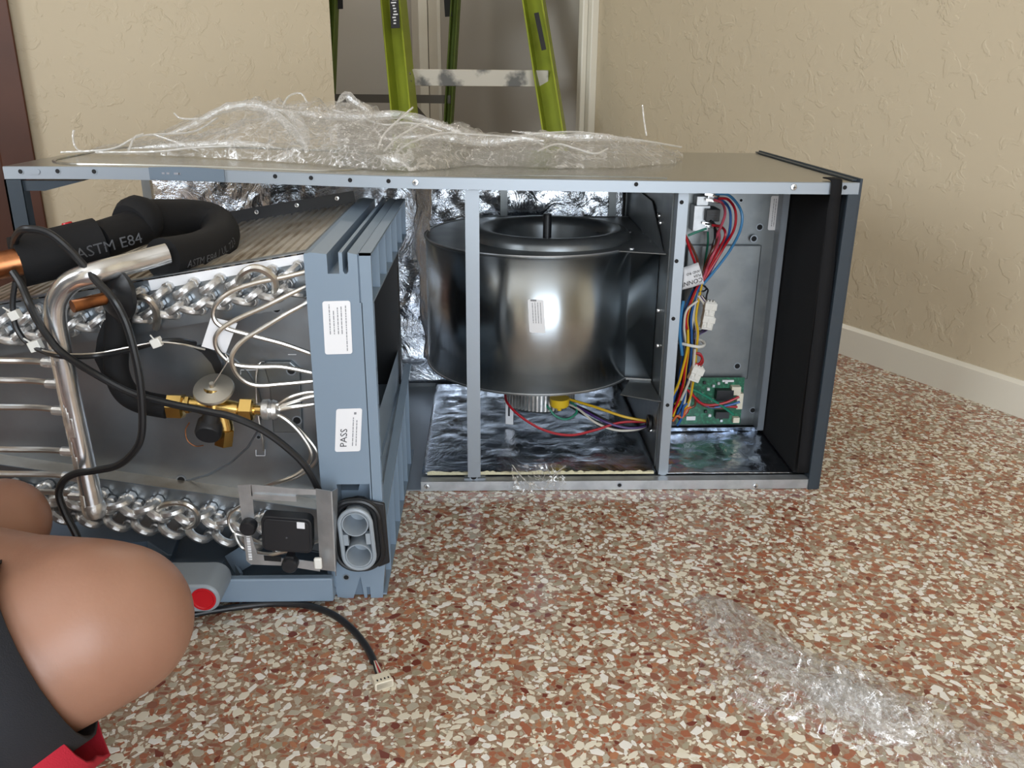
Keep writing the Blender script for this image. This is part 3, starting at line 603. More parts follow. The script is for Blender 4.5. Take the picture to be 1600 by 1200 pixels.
wire(wh, wp([(1090, 470, .14), (1073, 485, .138), (1069, 510, .138), (1072, 535, .14)]), .0022, 'w_white')
wire(wh, wp([(1068, 470, .14), (1064, 490, .138), (1062, 520, .138), (1066, 555, .14)]), .003, 'w_lblue')
for k, c_ in enumerate(('w_red', 'w_brown', 'w_red')): wire(wh, wp([(1086+k, 552, .14), (1094+k, 553+2*k, .138), (1098-k, 564, .136), (1093-k, 571-k, .138), (1084, 568, .14)]), .0022, c_)
wire(wh, wp([(1086, 545, .135), (1083, 575, .135), (1075, 600, .14), (1064, 625, .15)]), .0024, 'w_white')
wire(wh, wp([(1075, 515, .135), (1074, 545, .134), (1067, 575, .136), (1060, 600, .14), (1050, 620, .15)]), .0024, 'w_yellow')
lo = [((1066, 600), (1080, 615), (1100, 632), (1130, 630), (1155, 620), 'w_red'), ((1062, 598), (1082, 618), (1108, 636), (1138, 633), (1156, 628), 'w_blue'), ((1060, 596), (1078, 610), (1094, 630), (1128, 634), (1152, 636), 'w_red'), ((1074, 606), (1090, 612), (1118, 628), (1136, 640), (1146, 648), 'w_green'), ((1070, 640), (1085, 634), (1088, 622), (1100, 634), (1130, 638), 'w_brown'), ((1058, 600), (1070, 618), (1076, 636), (1070, 648), (1060, 656), 'w_red'), ((1058, 665), (1064, 655), (1066, 645), (1068, 636), (1074, 630), 'w_blue'), ((1054, 632), (1064, 622), (1070, 610), (1072, 600), (1076, 594), 'w_yellow'), ((1050, 642), (1062, 630), (1068, 618), (1071, 606), (1074, 598), 'w_yellow'), ((1051, 658), (1058, 650), (1066, 652), (1072, 640), (1080, 636), 'w_orange')]
for i, L in enumerate(lo): wire(wh, wp([(a, b, .160+.004*(i % 3)) for a, b in L[:-1]]), .0024, L[-1])
mb = MB(); c = PY(1081, 536, .149)
ring = [c+V((.023*math.cos(a), .020*math.sin(a), .002*math.sin(a*2))) for a in [i*2*math.pi/24 for i in range(25)]]
mb.tube(ring, .0028, 6); mb.build('cable_tie', 'clear_pl', wh)
mb = MB(); c = PY(1094, 450, .163); mb.tube([c+V((.011*math.cos(a), .010*math.sin(a), .004*math.sin(a))) for a in [i*2*math.pi/16 for i in range(17)]], .0016, 6); mb.tube(smooth_path(wp([(1100, 447, .15), (1106, 453, .148), (1104, 462, .15), (1103, 476, .15)])), .0016, 6); mb.build('cable_tie', 'plas_blk', wh)
def plug(name, c, ax, w, h, d, m_, pins=3):
    x = unit(V(ax)); y = V((0, 1, 0)); z = x.cross(y); mb = MB(); c = V(c)
    mb.obox(c, x*w/2, y*d/2, z*h/2); mb.obox(c+x*w*.22-y*d*.1, x*w*.22, y*d*.55, z*h*.58); mb.obox(c-x*w*.25, x*w*.12, y*d*.6, z*h*.4); mb.obox(c-y*d*.58, x*w*.32, y*d*.10, z*h*.14)
    for i in range(pins): mb.obox(c+x*w*.52+z*h*(i-(pins-1)/2)*.28, x*w*.05, y*d*.3, z*h*.09)
    return mb.build(name, m_, wh, flat=True, bevel=.0012)
plug('plug_connector', PY(1108, 483, .145), (.10, 0, 1), .030, .019, .016, 'white_pl'); plug('plug_connector', PY(1105, 503, .147), (.15, 0, 1), .026, .020, .016, 'white_pl')
plug('plug_connector', PY(1087, 583, .14), (.35, 0, 1), .030, .020, .015, 'white_pl')
for k in range(5): wire(wh, wp([(1090+2*k, 462, .15), (1096+2*k, 470, .147), (1100+2*k, 476, .146)]), .0013, ['w_white', 'w_white', 'w_purple', 'w_white', 'w_black'][k]); wire(wh, wp([(1101+2*k, 512, .147), (1095+2*k, 517, .15), (1086+2*k, 518+k, .152), (1082, 524+2*k, .152)]), .0014, ['w_black', 'w_purple', 'w_black', 'w_black', 'w_purple'][k])
# folded paper warning tag hanging on the harness, print upside down
c0, c1, c2, c3 = PY(1066, 453, .125), PY(1100, 443, .125), PY(1091, 410, .130), PY(1068, 418, .130)
tu = unit(c0-c1); tv = unit(c0-c3); tn = tu.cross(tv)
mb = MB(); mb.grid(lambda u, v: c1.lerp(c0, u).lerp(c2.lerp(c3, u), v)+V((0, -.004*math.sin(math.pi*v)+.001*math.sin(u*9), 0)), 8, 6); tg = mb.build('warning_tag', 'label', wh); s_ = tg.modifiers.new('t', 'SOLIDIFY'); s_.thickness = .0005
mb = MB(); f_ = V((0, -.0052, 0)); up_ = unit(c2.lerp(c3, .5)-c1.lerp(c0, .5))
put_text(mb, 'CONNEC', c1.lerp(c0, .06)+up_*.0135+f_*1.08, tu, -up_, .0112)
put_text(mb, 'PLEA', c1.lerp(c0, .12)+up_*.0205+f_*1.12, tu, -up_, .0062); put_text(mb, 'AND RO', c1.lerp(c0, .15)+up_*.0275+f_*1.1, tu, -up_, .0062); mb.build('printing', 'ink', tg, flat=True)

# ------------------------------------------------------------------ relay block and circuit board
rl = thing('relay', 'grey power terminal block with a black relay cube at top of the right bay', 'relay', PY(1095, 335, .205))
mb = MB(); a = PY(1083, 320, .20); b = PY(1105, 360, .20); mb.box(a.x, b.x, .19, .219, b.z, a.z); mb.box(PY(1088, 308, .2).x, PY(1106, 320, .2).x, .195, .219, PY(1088, 320, .2).z-.001, PY(1088, 306, .2).z); mb.build('terminal_body', 'galv', rl, flat=True, bevel=.001)
mb = MB(); a = PY(1102, 326, .185); b = PY(1122, 345, .185); mb.box(a.x, b.x, .176, .219, b.z, a.z); rb = mb.build('relay_cube', 'plas_blk', rl, flat=True, bevel=.001)
mb = MB(); mb.box(a.x+.006, b.x-.006, .1754, .176, b.z+.012, b.z+.0132); mb.box(a.x+.006, b.x-.006, .1754, .176, b.z+.008, b.z+.0088); mb.build('printing', 'print_gr', rb, flat=True)
for k, (x, y) in enumerate(((1108, 304), (1113, 309), (1110, 313), (1108, 351), (1112, 354), (1104, 349))):
    p = PY(x, y, .185); mb = MB(); mb.obox(p, V((.008, 0, -.001)), V((0, .0015, 0)), V((0, 0, .0022))); mb.lathe([(.0022, 0), (.0028, .002), (.0028, .010), (.0018, .012)], p+V((.006, 0, -.001)), (1, 0, -.2), 8); mb.build('spade_terminal', 'alu', rl)
cb = thing('circuit_board', 'green control circuit board with wires plugged in, low in the right bay', 'circuit board', PY(1105, 630, .205))
a, b = PY(1062, 590, .20), PY(1156, 662, .20)
mb = MB(); mb.box(a.x, b.x, .199, .2008, b.z, a.z); mb.build('board', 'pcb', cb, flat=True)
def comp(nm, x0, y0, x1, y1, d, m_): p, q = PY(x0, y0, .199), PY(x1, y1, .199); mb = MB(); mb.box(p.x, q.x, .199-d, .199, q.z, p.z); return mb.build(nm, m_, cb, flat=True, bevel=.0006)
comp('relay_cube', 1117, 606, 1142, 622, .016, 'plas_blk'); comp('relay_cube', 1116, 640, 1136, 650, .014, 'plas_blk'); comp('header', 1141, 601, 1154, 614, .014, 'connector'); comp('header', 1150, 612, 1157, 636, .012, 'connector'); comp('header', 1144, 650, 1153, 658, .010, 'connector'); comp('jumper', 1072, 650, 1086, 656, .003, 'label')
for x, y in ((1098, 595), (1120, 596), (1132, 594), (1104, 605), (1094, 612), (1100, 640), (1106, 646), (1124, 654), (1110, 622), (1112, 600)): comp('component', x, y, x+4, y+4, .006, rnd.choice(['galv', 'plas_blk', 'label']))
comp('header', 1128, 593, 1146, 596, .004, 'label')
mb = MB(); p, q = PZ(1075, 668, .028), PZ(1190, 692, .028); mb.prism([(-.27, .205, .0245), (-.05, .205, .0245), (-.05, .195, .036), (-.27, .195, .036)], (0, .003, 0)); mb.build('foil_lip', 'foil', cab, flat=True)

# ------------------------------------------------------------------ evaporator coil (A-shaped, half pulled out)
coil = thing('evaporator_coil', 'silver aluminium evaporator coil with many bent tubes pulled half out of the cabinet', 'coil', (-1.05, -.07, .28))
YF, YB = -.285, .15                                                 # front and back of the slabs
AU, TU = unit(V((-1, 0, -.17))), .064                               # upper slab: from its outer right corner to the left, thickness
AL = unit(V((-1, 0, .17)))
OU, OL = V((-.808, 0, .474)), V((-.808, 0, .052))
NU, NL = V((-AU.z, 0, AU.x)), V((AL.z, 0, -AL.x))                  # towards the inside of the A
NU = NU if NU.z < 0 else -NU; NL = NL if NL.z > 0 else -NL
SL = .47
def slab(o, a, n, nm, ridges):
    mb = MB(); N = ridges
    def top(s, y):
        ph = s/SL*N; f = ph-math.floor(ph); h = .0022 if .25 < f < .8 else -.0008
        return o+a*s-n*h+V((0, y, 0))
    S = []
    for i in range(N):
        for f in (.02, .24, .28, .78, .82): S.append(SL*(i+f)/N)
    vs = []; fs = []
    for s in S: vs += [top(s, YF), top(s, YB)]
    fs = [(2*i, 2*i+1, 2*i+3, 2*i+2) for i in range(len(S)-1)]; mb.add(vs, fs)
    p = [o+n*.004, o+a*SL+n*.004, o+a*SL+n*TU, o+n*TU]
    mb.prism([q+V((0, YF, 0)) for q in p], (0, YB-YF, 0)); return mb.build(nm, 'fin', coil, flat=True)
slab(OU, AU, NU, 'fin_slab', 30); slab(OL, AL, NL, 'fin_slab', 30)
def endplate(o, a, n, y, nm, m_, lip=.012):
    mb = MB(); p = [o, o+a*SL, o+a*SL+n*TU, o+n*TU]; mb.prism([q+V((0, y, 0)) for q in p], (0, .0015, 0))
    q = [o-n*.0015, o+a*SL-n*.0015]; mb.hexa([q[0]+V((0, y, 0)), q[1]+V((0, y, 0)), q[1]+V((0, y+lip, 0)), q[0]+V((0, y+lip, 0)), q[0]-n*.0015+V((0, y, 0)), q[1]-n*.0015+V((0, y, 0)), q[1]-n*.0015+V((0, y+lip, 0)), q[0]-n*.0015+V((0, y+lip, 0))]); return mb.build(nm, m_, coil, flat=True)
mb = MB(); q_ = [OU+AU*.004, OU+AU*.20, OU+AU*.20+NU*.013, OU+AU*.004+NU*.010]; mb.prism([p+V((0, YF-.004, 0)) for p in q_], (0, .0018, 0)); mb.build('edge_strip', 'label', coil, flat=True)
endplate(OU, AU, NU, YF-.002, 'tube_sheet', 'delta', .014); endplate(OL, AL, NL, YF-.002, 'tube_sheet', 'delta')
mb = MB(); p = [OU-NU*.022, OU+AU*SL-NU*.022, OU+AU*SL+NU*TU, OU+NU*TU]; mb.prism([q+V((0, YB, 0)) for q in p], (0, .002, 0)); mb.build('back_flange', 'plas_blk', coil, flat=True)
for k in range(4):
    p = OU+AU*(.03+.07*k)-NU*.014+V((0, YB-.0015, 0)); inst(scr0, coil, p, align((0, -1, 0))).scale = (.8, .8, .8)
mb = MB(); p = [OL-NL*.004, OL+AL*SL-NL*.004, OL+AL*SL+NL*TU, OL+NL*TU]; mb.prism([q+V((0, YB, 0)) for q in p], (0, .002, 0)); mb.build('back_flange', 'plas_blk', coil, flat=True)
# triangular plate closing the A, and its details
mb = MB(); q = [OU+NU*(TU-.004)+AU*.002, OU+AU*SL+NU*(TU-.004), OL+AL*SL+NL*(TU-.004), OL+NL*(TU-.004)+AL*.002]; mb.prism([p+V((0, YF+.028, 0)) for p in q], (0, .0015, 0)); dpl = mb.build('delta_plate', 'delta', coil, flat=True)
YD = YF+.0275
mb = MB(); mb.tube([PY(240+170*math.cos(t), 640+118*math.sin(t), YD) for t in [math.radians(-60+i*15) for i in range(12)]], .0014, 6); mb.build('pressed_ring', 'delta', dpl)
mb = MB(); L = [(303, 540), (318, 548), (333, 565), (344, 590)]; R_ = [(346, 590), (349, 566), (340, 548), (322, 538)]
mb.prism([PY(a, b, YD-.001) for a, b in L+R_], (0, -.008, 0)); mb.build('rubber_flap', 'rubber', dpl, flat=True)
mb = MB(); mb.prism([PY(a, b, YD) for a, b in ((412, 566), (418, 563), (455, 563), (470, 576), (474, 674), (428, 674), (422, 600))], (0, -.006, 0)); brk = mb.build('plate_bracket', 'galv_dark', dpl, flat=True, bevel=.002)
h0 = None
for a, b, y in ((455, 579, YD-.0065), (464, 657, YD-.0065), (432, 482, YD-.0005), (283, 750, YD-.0005), (404, 683, YD-.0005)):
    o = inst(hol0, dpl, PY(a, b, y), align((0, -1, 0))); o.scale = (1.5, 1.5, 1) if a != 404 else (.7, .7, 1)
mb = MB()
for L in (((376, 585), (376, 578), (400, 578)), ((400, 703), (400, 712), (414, 712), (414, 702)), ((450, 554), (463, 554))):
    mb.tube([PY(a, b, YD-.0005) for a, b in L], .0006, 4)
mb.build('stamped_marks', 'label', dpl)
# return bends: hairpins between neighbouring tube holes
def hairpin(p, q, out, r, nm='return_bend', m_='alu_br'):
    mid = (p+q)/2; d = (q-p)/2; R = d.length; e = V((0, -1, 0)); pts = [p+V((0, .004, 0)), p+e*out]
    for i in range(1, 8):
        a = math.pi*i/8; pts.append(mid+e*out-d*math.cos(a)+e*R*.9*math.sin(a))
    pts += [q+e*out, q+V((0, .004, 0))]; mb = MB(); mb.tube(pts, r, 8)
    for c in (p, q): mb.lathe([(r*1.35, 0), (r*1.35, .008), (r, .010)], c+e*.001, e, 8)
    return mb.build(nm, m_, coil)
YH = YF-.003; rb = {}
def bends(o, a, n, rows, pitch, start, cnt, tag_, r, out):
    for k, dk in enumerate(rows):
        for j in range(cnt):
            base = o+n*dk+a*(start+pitch*(j+(.5 if k % 2 else 0)))+V((0, YH, 0)); key = (tag_, k)
            if key not in rb:
                d = (a*(pitch*.70)+n*(.012 if k < 2 else -.010)); rb[key] = hairpin(base, base+d, out, r); rb[key]['o'] = tuple(base)
            else:
                b0_ = V(rb[key]['o']); c = rb[key].copy(); COL.objects.link(c); c.parent = coil; c.location = base-b0_
bends(OU, AU, NU, (.012, .031, .046), .033, .012, 12, 'u', .0054, .008)
bends(OL, AL, NL, (.006, .030, .046), .036, .055, 10, 'l', .0058, .014)
for o in rb.values(): del o['o']
# big loops of tube in front of the bends
def ctube(L, r, m_='alu_tube', nm='distributor_tube', n=8, k=7): mb = MB(); mb.tube(smooth_path([PY(*p) for p in L], k), r, n); return mb.build(nm, m_, coil)
ctube([(372, 452, YH-.01), (376, 432, YH-.03), (392, 420, YH-.035), (410, 421, YH-.035), (428, 435, YH-.03), (430, 455, YH-.02), (424, 466, YH-.005)], .0048)
ctube([(215, 472, YH-.01), (218, 465, YH-.03), (232, 468, YH-.035), (243, 482, YH-.03), (246, 500, YH-.02), (244, 512, YH-.005)], .0048)
ctube([(240, 812, YH-.01), (254, 790, YH-.03), (285, 786, YH-.045), (305, 797, YH-.045), (308, 815, YH-.035), (292, 824, YH-.02), (286, 815, YH-.01)], .0042)
# distributor tubes
ctube([(482, 424, YH-.02), (440, 434, YH-.028), (400, 442, YH-.034), (362, 455, YH-.04), (340, 472, YH-.042), (333, 490, YH-.042), (340, 506, YH-.042), (362, 516, YH-.04), (400, 526, YH-.036), (445, 538, YH-.03), (490, 554, YH-.022)], .0030)
ctube([(482, 446, YH-.02), (450, 461, YH-.03), (412, 480, YH-.038), (370, 499, YH-.044), (345, 515, YH-.047), (336, 532, YH-.048), (343, 551, YH-.047), (366, 569, YH-.043), (400, 573, YH-.038), (440, 573, YH-.032), (492, 583, YH-.022)], .0030)
ctube([(486, 470, YH-.02), (450, 489, YH-.03), (412, 512, YH-.038), (380, 532, YH-.044), (364, 552, YH-.047), (363, 571, YH-.048), (376, 591, YH-.046), (400, 602, YH-.042), (440, 600, YH-.034), (494, 595, YH-.022)], .0030)
ctube([(424, 640, YH-.03), (450, 622, YH-.03), (475, 614, YH-.024), (496, 612, YH-.02)], .0028); ctube([(426, 640, YH-.03), (450, 630, YH-.028), (480, 621, YH-.024), (500, 618, YH-.02)], .0028); ctube([(426, 642, YH-.03), (460, 636, YH-.03), (500, 630, YH-.02)], .0028)
ctube([(426, 644, YH-.03), (448, 656, YH-.032), (470, 678, YH-.03), (486, 706, YH-.028), (480, 726, YH-.028), (462, 742, YH-.03), (430, 754, YH-.03), (396, 765, YH-.02)], .0028)
ctube([(426, 646, YH-.03), (455, 660, YH-.026), (480, 684, YH-.022), (496, 708, YH-.022), (492, 724, YH-.022), (470, 742, YH-.024), (440, 752, YH-.026), (415, 760, YH-.02)], .0028)
ctube([(404, 568, YD-.012), (400, 590, YD-.014), (402, 640, YD-.014), (411, 690, YD-.012), (412, 704, YD-.004)], .0013, nm='capillary_tube'); ctube([(413, 566, YD-.008), (406, 568, YD-.012), (401, 585, YD-.014)], .0013, nm='capillary_tube')
ctube([(296, 660, YD-.012), (290, 672, YD-.012), (293, 688, YD-.012), (305, 697, YD-.012), (318, 696, YD-.012)], .0008, 'copper', 'capillary_tube')
ctube([(333, 600, YH-.05), (345, 582, YH-.05), (356, 563, YH-.05), (352, 553, YH-.048)], .0008, nm='capillary_tube')
mb = MB(); c = PY(416, 640, YH-.03); x = unit(PY(426, 640, YH-.03)-PY(404, 640, YH-.03)); mb.lathe([(.008, -.012), (.009, -.006), (.013, -.004), (.0135, .004), (.011, .006), (.013, .009), (.011, .014), (.006, .017)], c, x, 14); mb.build('distributor', 'alu_br', coil)
# expansion valve
YV = YH-.035; q = lambda a, b: PY(a, b, YV)
mb = MB(); mb.tube([q(288, 631), q(303, 632), q(318, 633)], [.0095, .0085, .0095], 14); mb.tube([q(312, 633), q(336, 636), q(372, 640)], [.011, .0135, .010], 14); mb.tube([q(334, 636), q(333, 618), q(333, 606)], [.014, .013, .012], 14); mb.tube([q(345, 640), q(352, 665), q(352, 690)], [.011, .010, .0095], 12); mb.tube([q(370, 640), q(408, 641)], .0065, 12)
txv = mb.build('expansion_valve', 'brass', coil)
def hexnut(nm, p, qq, r, parent, m_='brass', n=6):
    mb = MB(); ax = qq-p; L = ax.length; mb.lathe([(r*.72, -.0005), (r, .0015), (r, L-.0015), (r*.72, L+.0005)], p, ax, n); return mb.build(nm, m_, parent, flat=True)
hexnut('hex_nut', q(262, 634), q(288, 635), .0165, txv); hexnut('hex_nut', q(375, 640), q(397, 641), .0165, txv); hexnut('hex_nut', q(352, 668), q(349, 695), .0125, txv); hexnut('hex_nut', q(290, 632), q(299, 632), .012, txv)
c = q(334, 609); n_ = unit(V((.02, -.50, .86))); mb = MB(); mb.lathe([(.0, -.006), (.012, -.006), (.0245, -.002), (.0255, .0005), (.0245, .003), (.011, .0055), (.004, .008), (.003, .013), (0, .013)], c, n_, 28); mb.build('diaphragm', 'diaph', txv)
mb = MB(); mb.lathe([(.0, 0), (.0145, 0), (.0165, -.003), (.0165, -.020), (.0, -.020)], q(332, 668)+V((0, -.022, -.002)), V((0, -.75, -.4)), 20); mb.tube([q(334, 640), q(333, 655)+V((0, -.012, 0)), q(332, 665)+V((0, -.02, 0))], .012, 12); mb.build('valve_cap', 'plas_blk', txv)
# header pipe with feeder stubs
YP = -.35
mb = MB(); HP = smooth_path([PY(262, 396, YF-.005), PY(205, 411, YF-.03), PY(152, 425, YP+.005), PY(112, 440, YP), PY(91, 465, YP), PY(86, 495, YP), PY(93, 540, YP), PY(110, 625, YP), PY(130, 715, YP), PY(146, 790, YP)], 8)
mb.tube(HP, .0128, 16); hdr = mb.build('header_pipe', 'alu', coil, angle=60)
mb = MB(); p, qq = PY(145, 784, YP), PY(149, 806, YP); mb.lathe([(.0130, 0), (.0145, .004), (.0145, .012), (.012, (qq-p).length)], p, qq-p, 16); mb.build('end_cap', 'alu_br', hdr)
for k in range(14):
    mb = MB(); b = 548+rnd.uniform(0, 235); a = 94+(b-540)*.207; pp = PY(a+rnd.uniform(-13, 2), b, YP); d = unit(V((rnd.uniform(-.9, -.1), -1, 0))); cc = PY(a, b, YP)+d*.0122; s = rnd.uniform(.003, .008)
    mb.obox(cc, V((d.y, -d.x, 0))*s*.6, V((0, 0, 1))*s*1.6, d*.0009); mb.build('braze_smear', 'alu_br', hdr, bevel=.0008)
for (y0, x1, y1) in ((563, 74, 567), (594, 80, 600), (636, 90, 642), (702, 104, 706), (740, 106, 745), (768, 116, 775)):
    ctube([(-60, y0-4, YP+.015), (0, y0, YP+.008), (x1-30, y0+1, YP), (x1+12, y1, YP)], .0040, nm='feeder_tube')
    mb = MB(); p = PY(x1-8, y1-1, YP); mb.lathe([(.0055, 0), (.0062, .003), (.0062, .014), (.0075, .02)], p, PY(x1+10, y1, YP)-p, 10); mb.build('braze_collar', 'alu_br', coil)
# black foam on the suction line, with print
def foam_run(L, r, nm, txt=None, s0_=0, h=.016, ang=0, n=20):
    P = smooth_path([PY(*p) for p in L], 8); mb = MB(); mb.tube(P, r, n, cap=True); o = mb.build(nm, 'foam', coil, angle=60)
    if txt:
        F = frames(P); cum = [0]
        for a, b in zip(P, P[1:]): cum.append(cum[-1]+(b-a).length)
        vs, fs = text_geo(txt); out = []
        for v in vs:
            s = s0_+v.x*h; i = max(j for j in range(len(cum)) if cum[j] <= s) if s < cum[-1] else len(cum)-2; i = min(i, len(P)-2)
            f = (s-cum[i])/(cum[i+1]-cum[i]); c = P[i].lerp(P[i+1], f); t, a, b = F[i]
            vw = CAM-c; vw = unit(vw-t*vw.dot(t)); sd = t.cross(vw)     # reference direction: where the run faces the room
            th = ang+v.y*h/r; out.append(c+(vw*math.cos(th)-sd*math.sin(th))*(-1 if False else 1)*(r+.0006))
        mb = MB(); mb.add(out, fs); mb.build('foam_print', 'print_gr', o, flat=True)
    return o
mb = MB(); mb.tube([PY(-70, 428, -.33), PY(0, 415, -.32), PY(34, 408, -.31)], .0165, 16); mb.build('suction_stub', 'copper', coil)
foam_run([(26, 410, -.30), (60, 402, -.285), (105, 391, -.265), (156, 378, -.24)], .031, 'pipe_insulation', 'ASTM E84', .06, .019, -.45)
foam_run([(150, 378, -.245), (185, 366, -.21), (225, 352, -.17)], .0245, 'pipe_insulation')
mb = MB(); P = [PY(204, 352, -.185), PY(212, 347, -.175), PY(222, 342, -.165), PY(232, 339, -.155)]; mb.tube(P, [.028, .033, .033, .027], 20); mb.build('insulation_collar', 'foam', coil, angle=60)
foam_run([(224, 342, -.155), (262, 341, -.12), (300, 341, -.09), (330, 346, -.08), (344, 360, -.10), (340, 378, -.15), (315, 392, -.20), (284, 400, -.24), (254, 405, -.275)][::-1], .0265, 'pipe_insulation', 'ASTM E84 / UL 723', .014, .0135, -.58)
mb = MB(); mb.lathe([(0, 0), (.007, 0), (.0075, .006), (.006, .009), (0, .009)], PY(108, 358, -.20), (-.2, 0, 1), 14); mb.build('red_cap', 'red_pl', coil)
# liquid line: stub, grommet and insulation down to the valve
mb = MB(); mb.tube([PY(166, 466, -.34), PY(140, 472, -.355), PY(113, 479, -.37)], .0075, 14); mb.build('liquid_stub', 'copper', coil)
mb = MB(); c = PY(178, 464, -.335); mb.lathe([(.010, -.012), (.030, -.010), (.032, -.003), (.026, .0), (.018, .006), (.009, .010)], c, V((-.55, -.8, .12)), 24); mb.build('grommet', 'rubber', coil)
foam_run([(184, 462, -.325), (186, 500, -.322), (182, 540, -.32), (182, 580, -.32), (196, 612, -.322), (222, 628, -.322), (262, 636, -.322)], .0150, 'pipe_insulation')
mb = MB(); L = [(160, 500), (150, 530), (146, 562), (160, 590), (184, 596), (192, 560), (190, 500)]; mb.prism([PY(a, b, -.312) for a, b in L], (0, .010, 0)); mb.build('rubber_flap', 'foam', coil, flat=True, bevel=.003)
# coded paper tag on the capillary (its code left out)
mb = MB(); mb.prism([PY(a, b, YH-.036) for a, b in ((330, 495), (371, 505), (353, 552), (315, 541))], (0, -.0006, 0)); t_ = mb.build('paper_tag', 'label', coil, flat=True)

# ------------------------------------------------------------------ upright drain pan (blue grey plastic frame at the right of the coil)
pan = thing('drain_pan', 'tall blue grey plastic drain pan frame with two white stickers standing on edge', 'drain pan', (-.762, -.08, 0))
PF, PB = -.32, .165; X0, X1 = -.805, -.741
zx = lambda a, b: (PY(a, b, PF).x, PY(a, b, PF).z)
# profile across the top rail, with its two channels
mb = MB(); prof = [(X0, .40), (X1, .40), (X1, .4795), (-.7525, .482), (-.7525, .459), (-.7545, .456), (-.7570, .456), (-.7590, .459), (-.7590, .482), (-.7635, .482), (-.7635, .456), (-.7775, .456), (-.7775, .480), (X0+.008, .482), (X0, .480)]
mb.prism([(x, PF, z) for x, z in prof], (0, PB-PF, 0)); mb.build('top_rail', 'pan', pan, flat=True)
mb = MB(); mb.prism([(x, PF, z) for x, z in ((X0, .05), (-.784, .05), (-.784, .174), (X1, .174), (X1, .40), (X0, .40))], (0, .03, 0)); mb.build('front_face', 'pan', pan, flat=True)
mb = MB(); mb.box(X0, X1, PB-.03, PB, .02, .40); mb.build('back_rail', 'rubber', pan, flat=True)  # back rail coloured black to stand for the shade inside the opening
mb = MB(); mb.box(X0, X1, PF+.03, PB, .003, .15); mb.prism([(X1-.02, PF+.03, .15), (X1-.004, PF+.03, .15), (X1-.004, PF+.03, .215)], (0, PB-PF-.05, 0)); mb.build('bottom_rail', 'pan', pan, flat=True)
mb = MB(); mb.box(X0-.001, X0+.004, PF+.02, PB, .14, .41); mb.build('interior_shade_plate', 'foam', pan, flat=True)  # black plate added for the shaded interior of the coil
# ribbed border facing the blower
RX = X1+.016
mb = MB(); mb.box(X1+.002, RX, PF, PB, .478, .481); mb.box(X1+.002, RX, PF+.004, PB, .418, .4205); mb.box(X1, X1+.003, PF+.004, PB, .42, .479); mb.build('rib_border', 'pan', pan, flat=True)
mb = MB(); mb.box(X1+.002, RX, -.001, .001, .4205, .478); r0 = mb.build('rib', 'pan', pan, flat=True); v0 = [PF+.004+i*.079 for i in range(7)]
for i, y in enumerate(v0):
    c = r0 if i == 0 else r0.copy()
    if i: COL.objects.link(c); c.parent = pan
    c.location = V((0, y, 0))
mb = MB(); mb.box(X1+.002, RX, PF, PF+.003, .10, .481); mb.box(X1+.002, RX-.002, PF+.026, PF+.029, .10, .42); mb.box(X1, X1+.003, PF, PF+.029, .10, .42); mb.build('rib_border', 'pan', pan, flat=True)
for z_ in (.15, .185, .22, .26, .31, .36): mb = MB(); mb.prism([(X1+.002, PF+.003, z_), (RX-.002, PF+.003, z_+.004), (RX-.002, PF+.027, z_+.016), (X1+.002, PF+.027, z_+.012)], (0, 0, .0018)); mb.build('rib', 'pan', pan, flat=True)
mb = MB(); mb.box(X1+.002, RX, PF, PB, .004, .0065); mb.prism([(X1+.004, PF, .10), (RX, PF, .098), (RX, PB, .175), (X1+.004, PB, .177)], (0, 0, .003)); mb.box(X1, X1+.003, PF, PB, .006, .10); mb.build('rib_border', 'pan', pan, flat=True)
for i in range(6):
    y = PF+.06+i*.072; zz = .098+(.077)*(y-PF)/(PB-PF); mb = MB(); mb.prism([(X1+.003, y, .0065), (RX, y, .0065), (RX, y, zz), (X1+.003, y, zz)], (0, .002, 0)); mb.build('rib', 'pan', pan, flat=True)
# feet under the front face
ft = [(518, 905), (528, 933), (552, 936), (563, 900), (570, 936), (574, 936), (573, 917), (578, 917), (580, 938), (598, 936), (600, 905), (603, 870), (518, 870)]
mb = MB(); mb.prism([PY(a, b, PF-.002) for a, b in ft], (0, .004, 0)); mb.build('foot_plate', 'pan', pan, flat=True)
mb = MB(); mb.box(X0, X1+.012, PF+.002, PF+.03, .003, .0495); mb.build('foot_block', 'pan_dk', pan, flat=True)
inst(hol0, pan, PY(541, 902, PF-.0025), align((0, -1, 0)))
# stickers
p = PY(527.5, 512, PF); k_ = (PY(527, 475, PF)-PY(531, 551, PF)).length; up_ = unit(PY(508, 475, PF)-PY(512, 551, PF)); sd = unit(PY(546, 474, PF)-PY(508, 475, PF))
sticker('label_sticker', pan, p+V((0, -.0003, 0)), up_, -sd, .068, .034, [(-.008, .009, .038, .0011), (-.008, .004, .030, .0011), (-.008, -.001, .034, .0011), (-.008, -.0055, .036, .0011), (-.030, -.011, .058, .0011)], ())
p = PY(544.5, 672, PF); up_ = unit(PY(528, 640, PF)-PY(526, 703, PF))
sticker('label_sticker', pan, p+V((0, -.0003, 0)), up_, -sd, .060, .033, [(-.022, -.006, .040, .0011), (-.022, -.0105, .036, .0011), (.022, -.008, .003, .003)], [('PASS', -.0235, .0015, .0125)])
def ring_prism(mb, outer, inner, ext):
    n = len(outer); e = V(ext); mb.add(outer+inner+[p+e for p in outer]+[p+e for p in inner], [q for i in range(n) for j in [(i+1) % n] for q in ((i, j, n+j, n+i), (2*n+j, 2*n+i, 3*n+i, 3*n+j), (j, i, 2*n+i, 2*n+j), (n+i, n+j, 3*n+j, 3*n+i))])
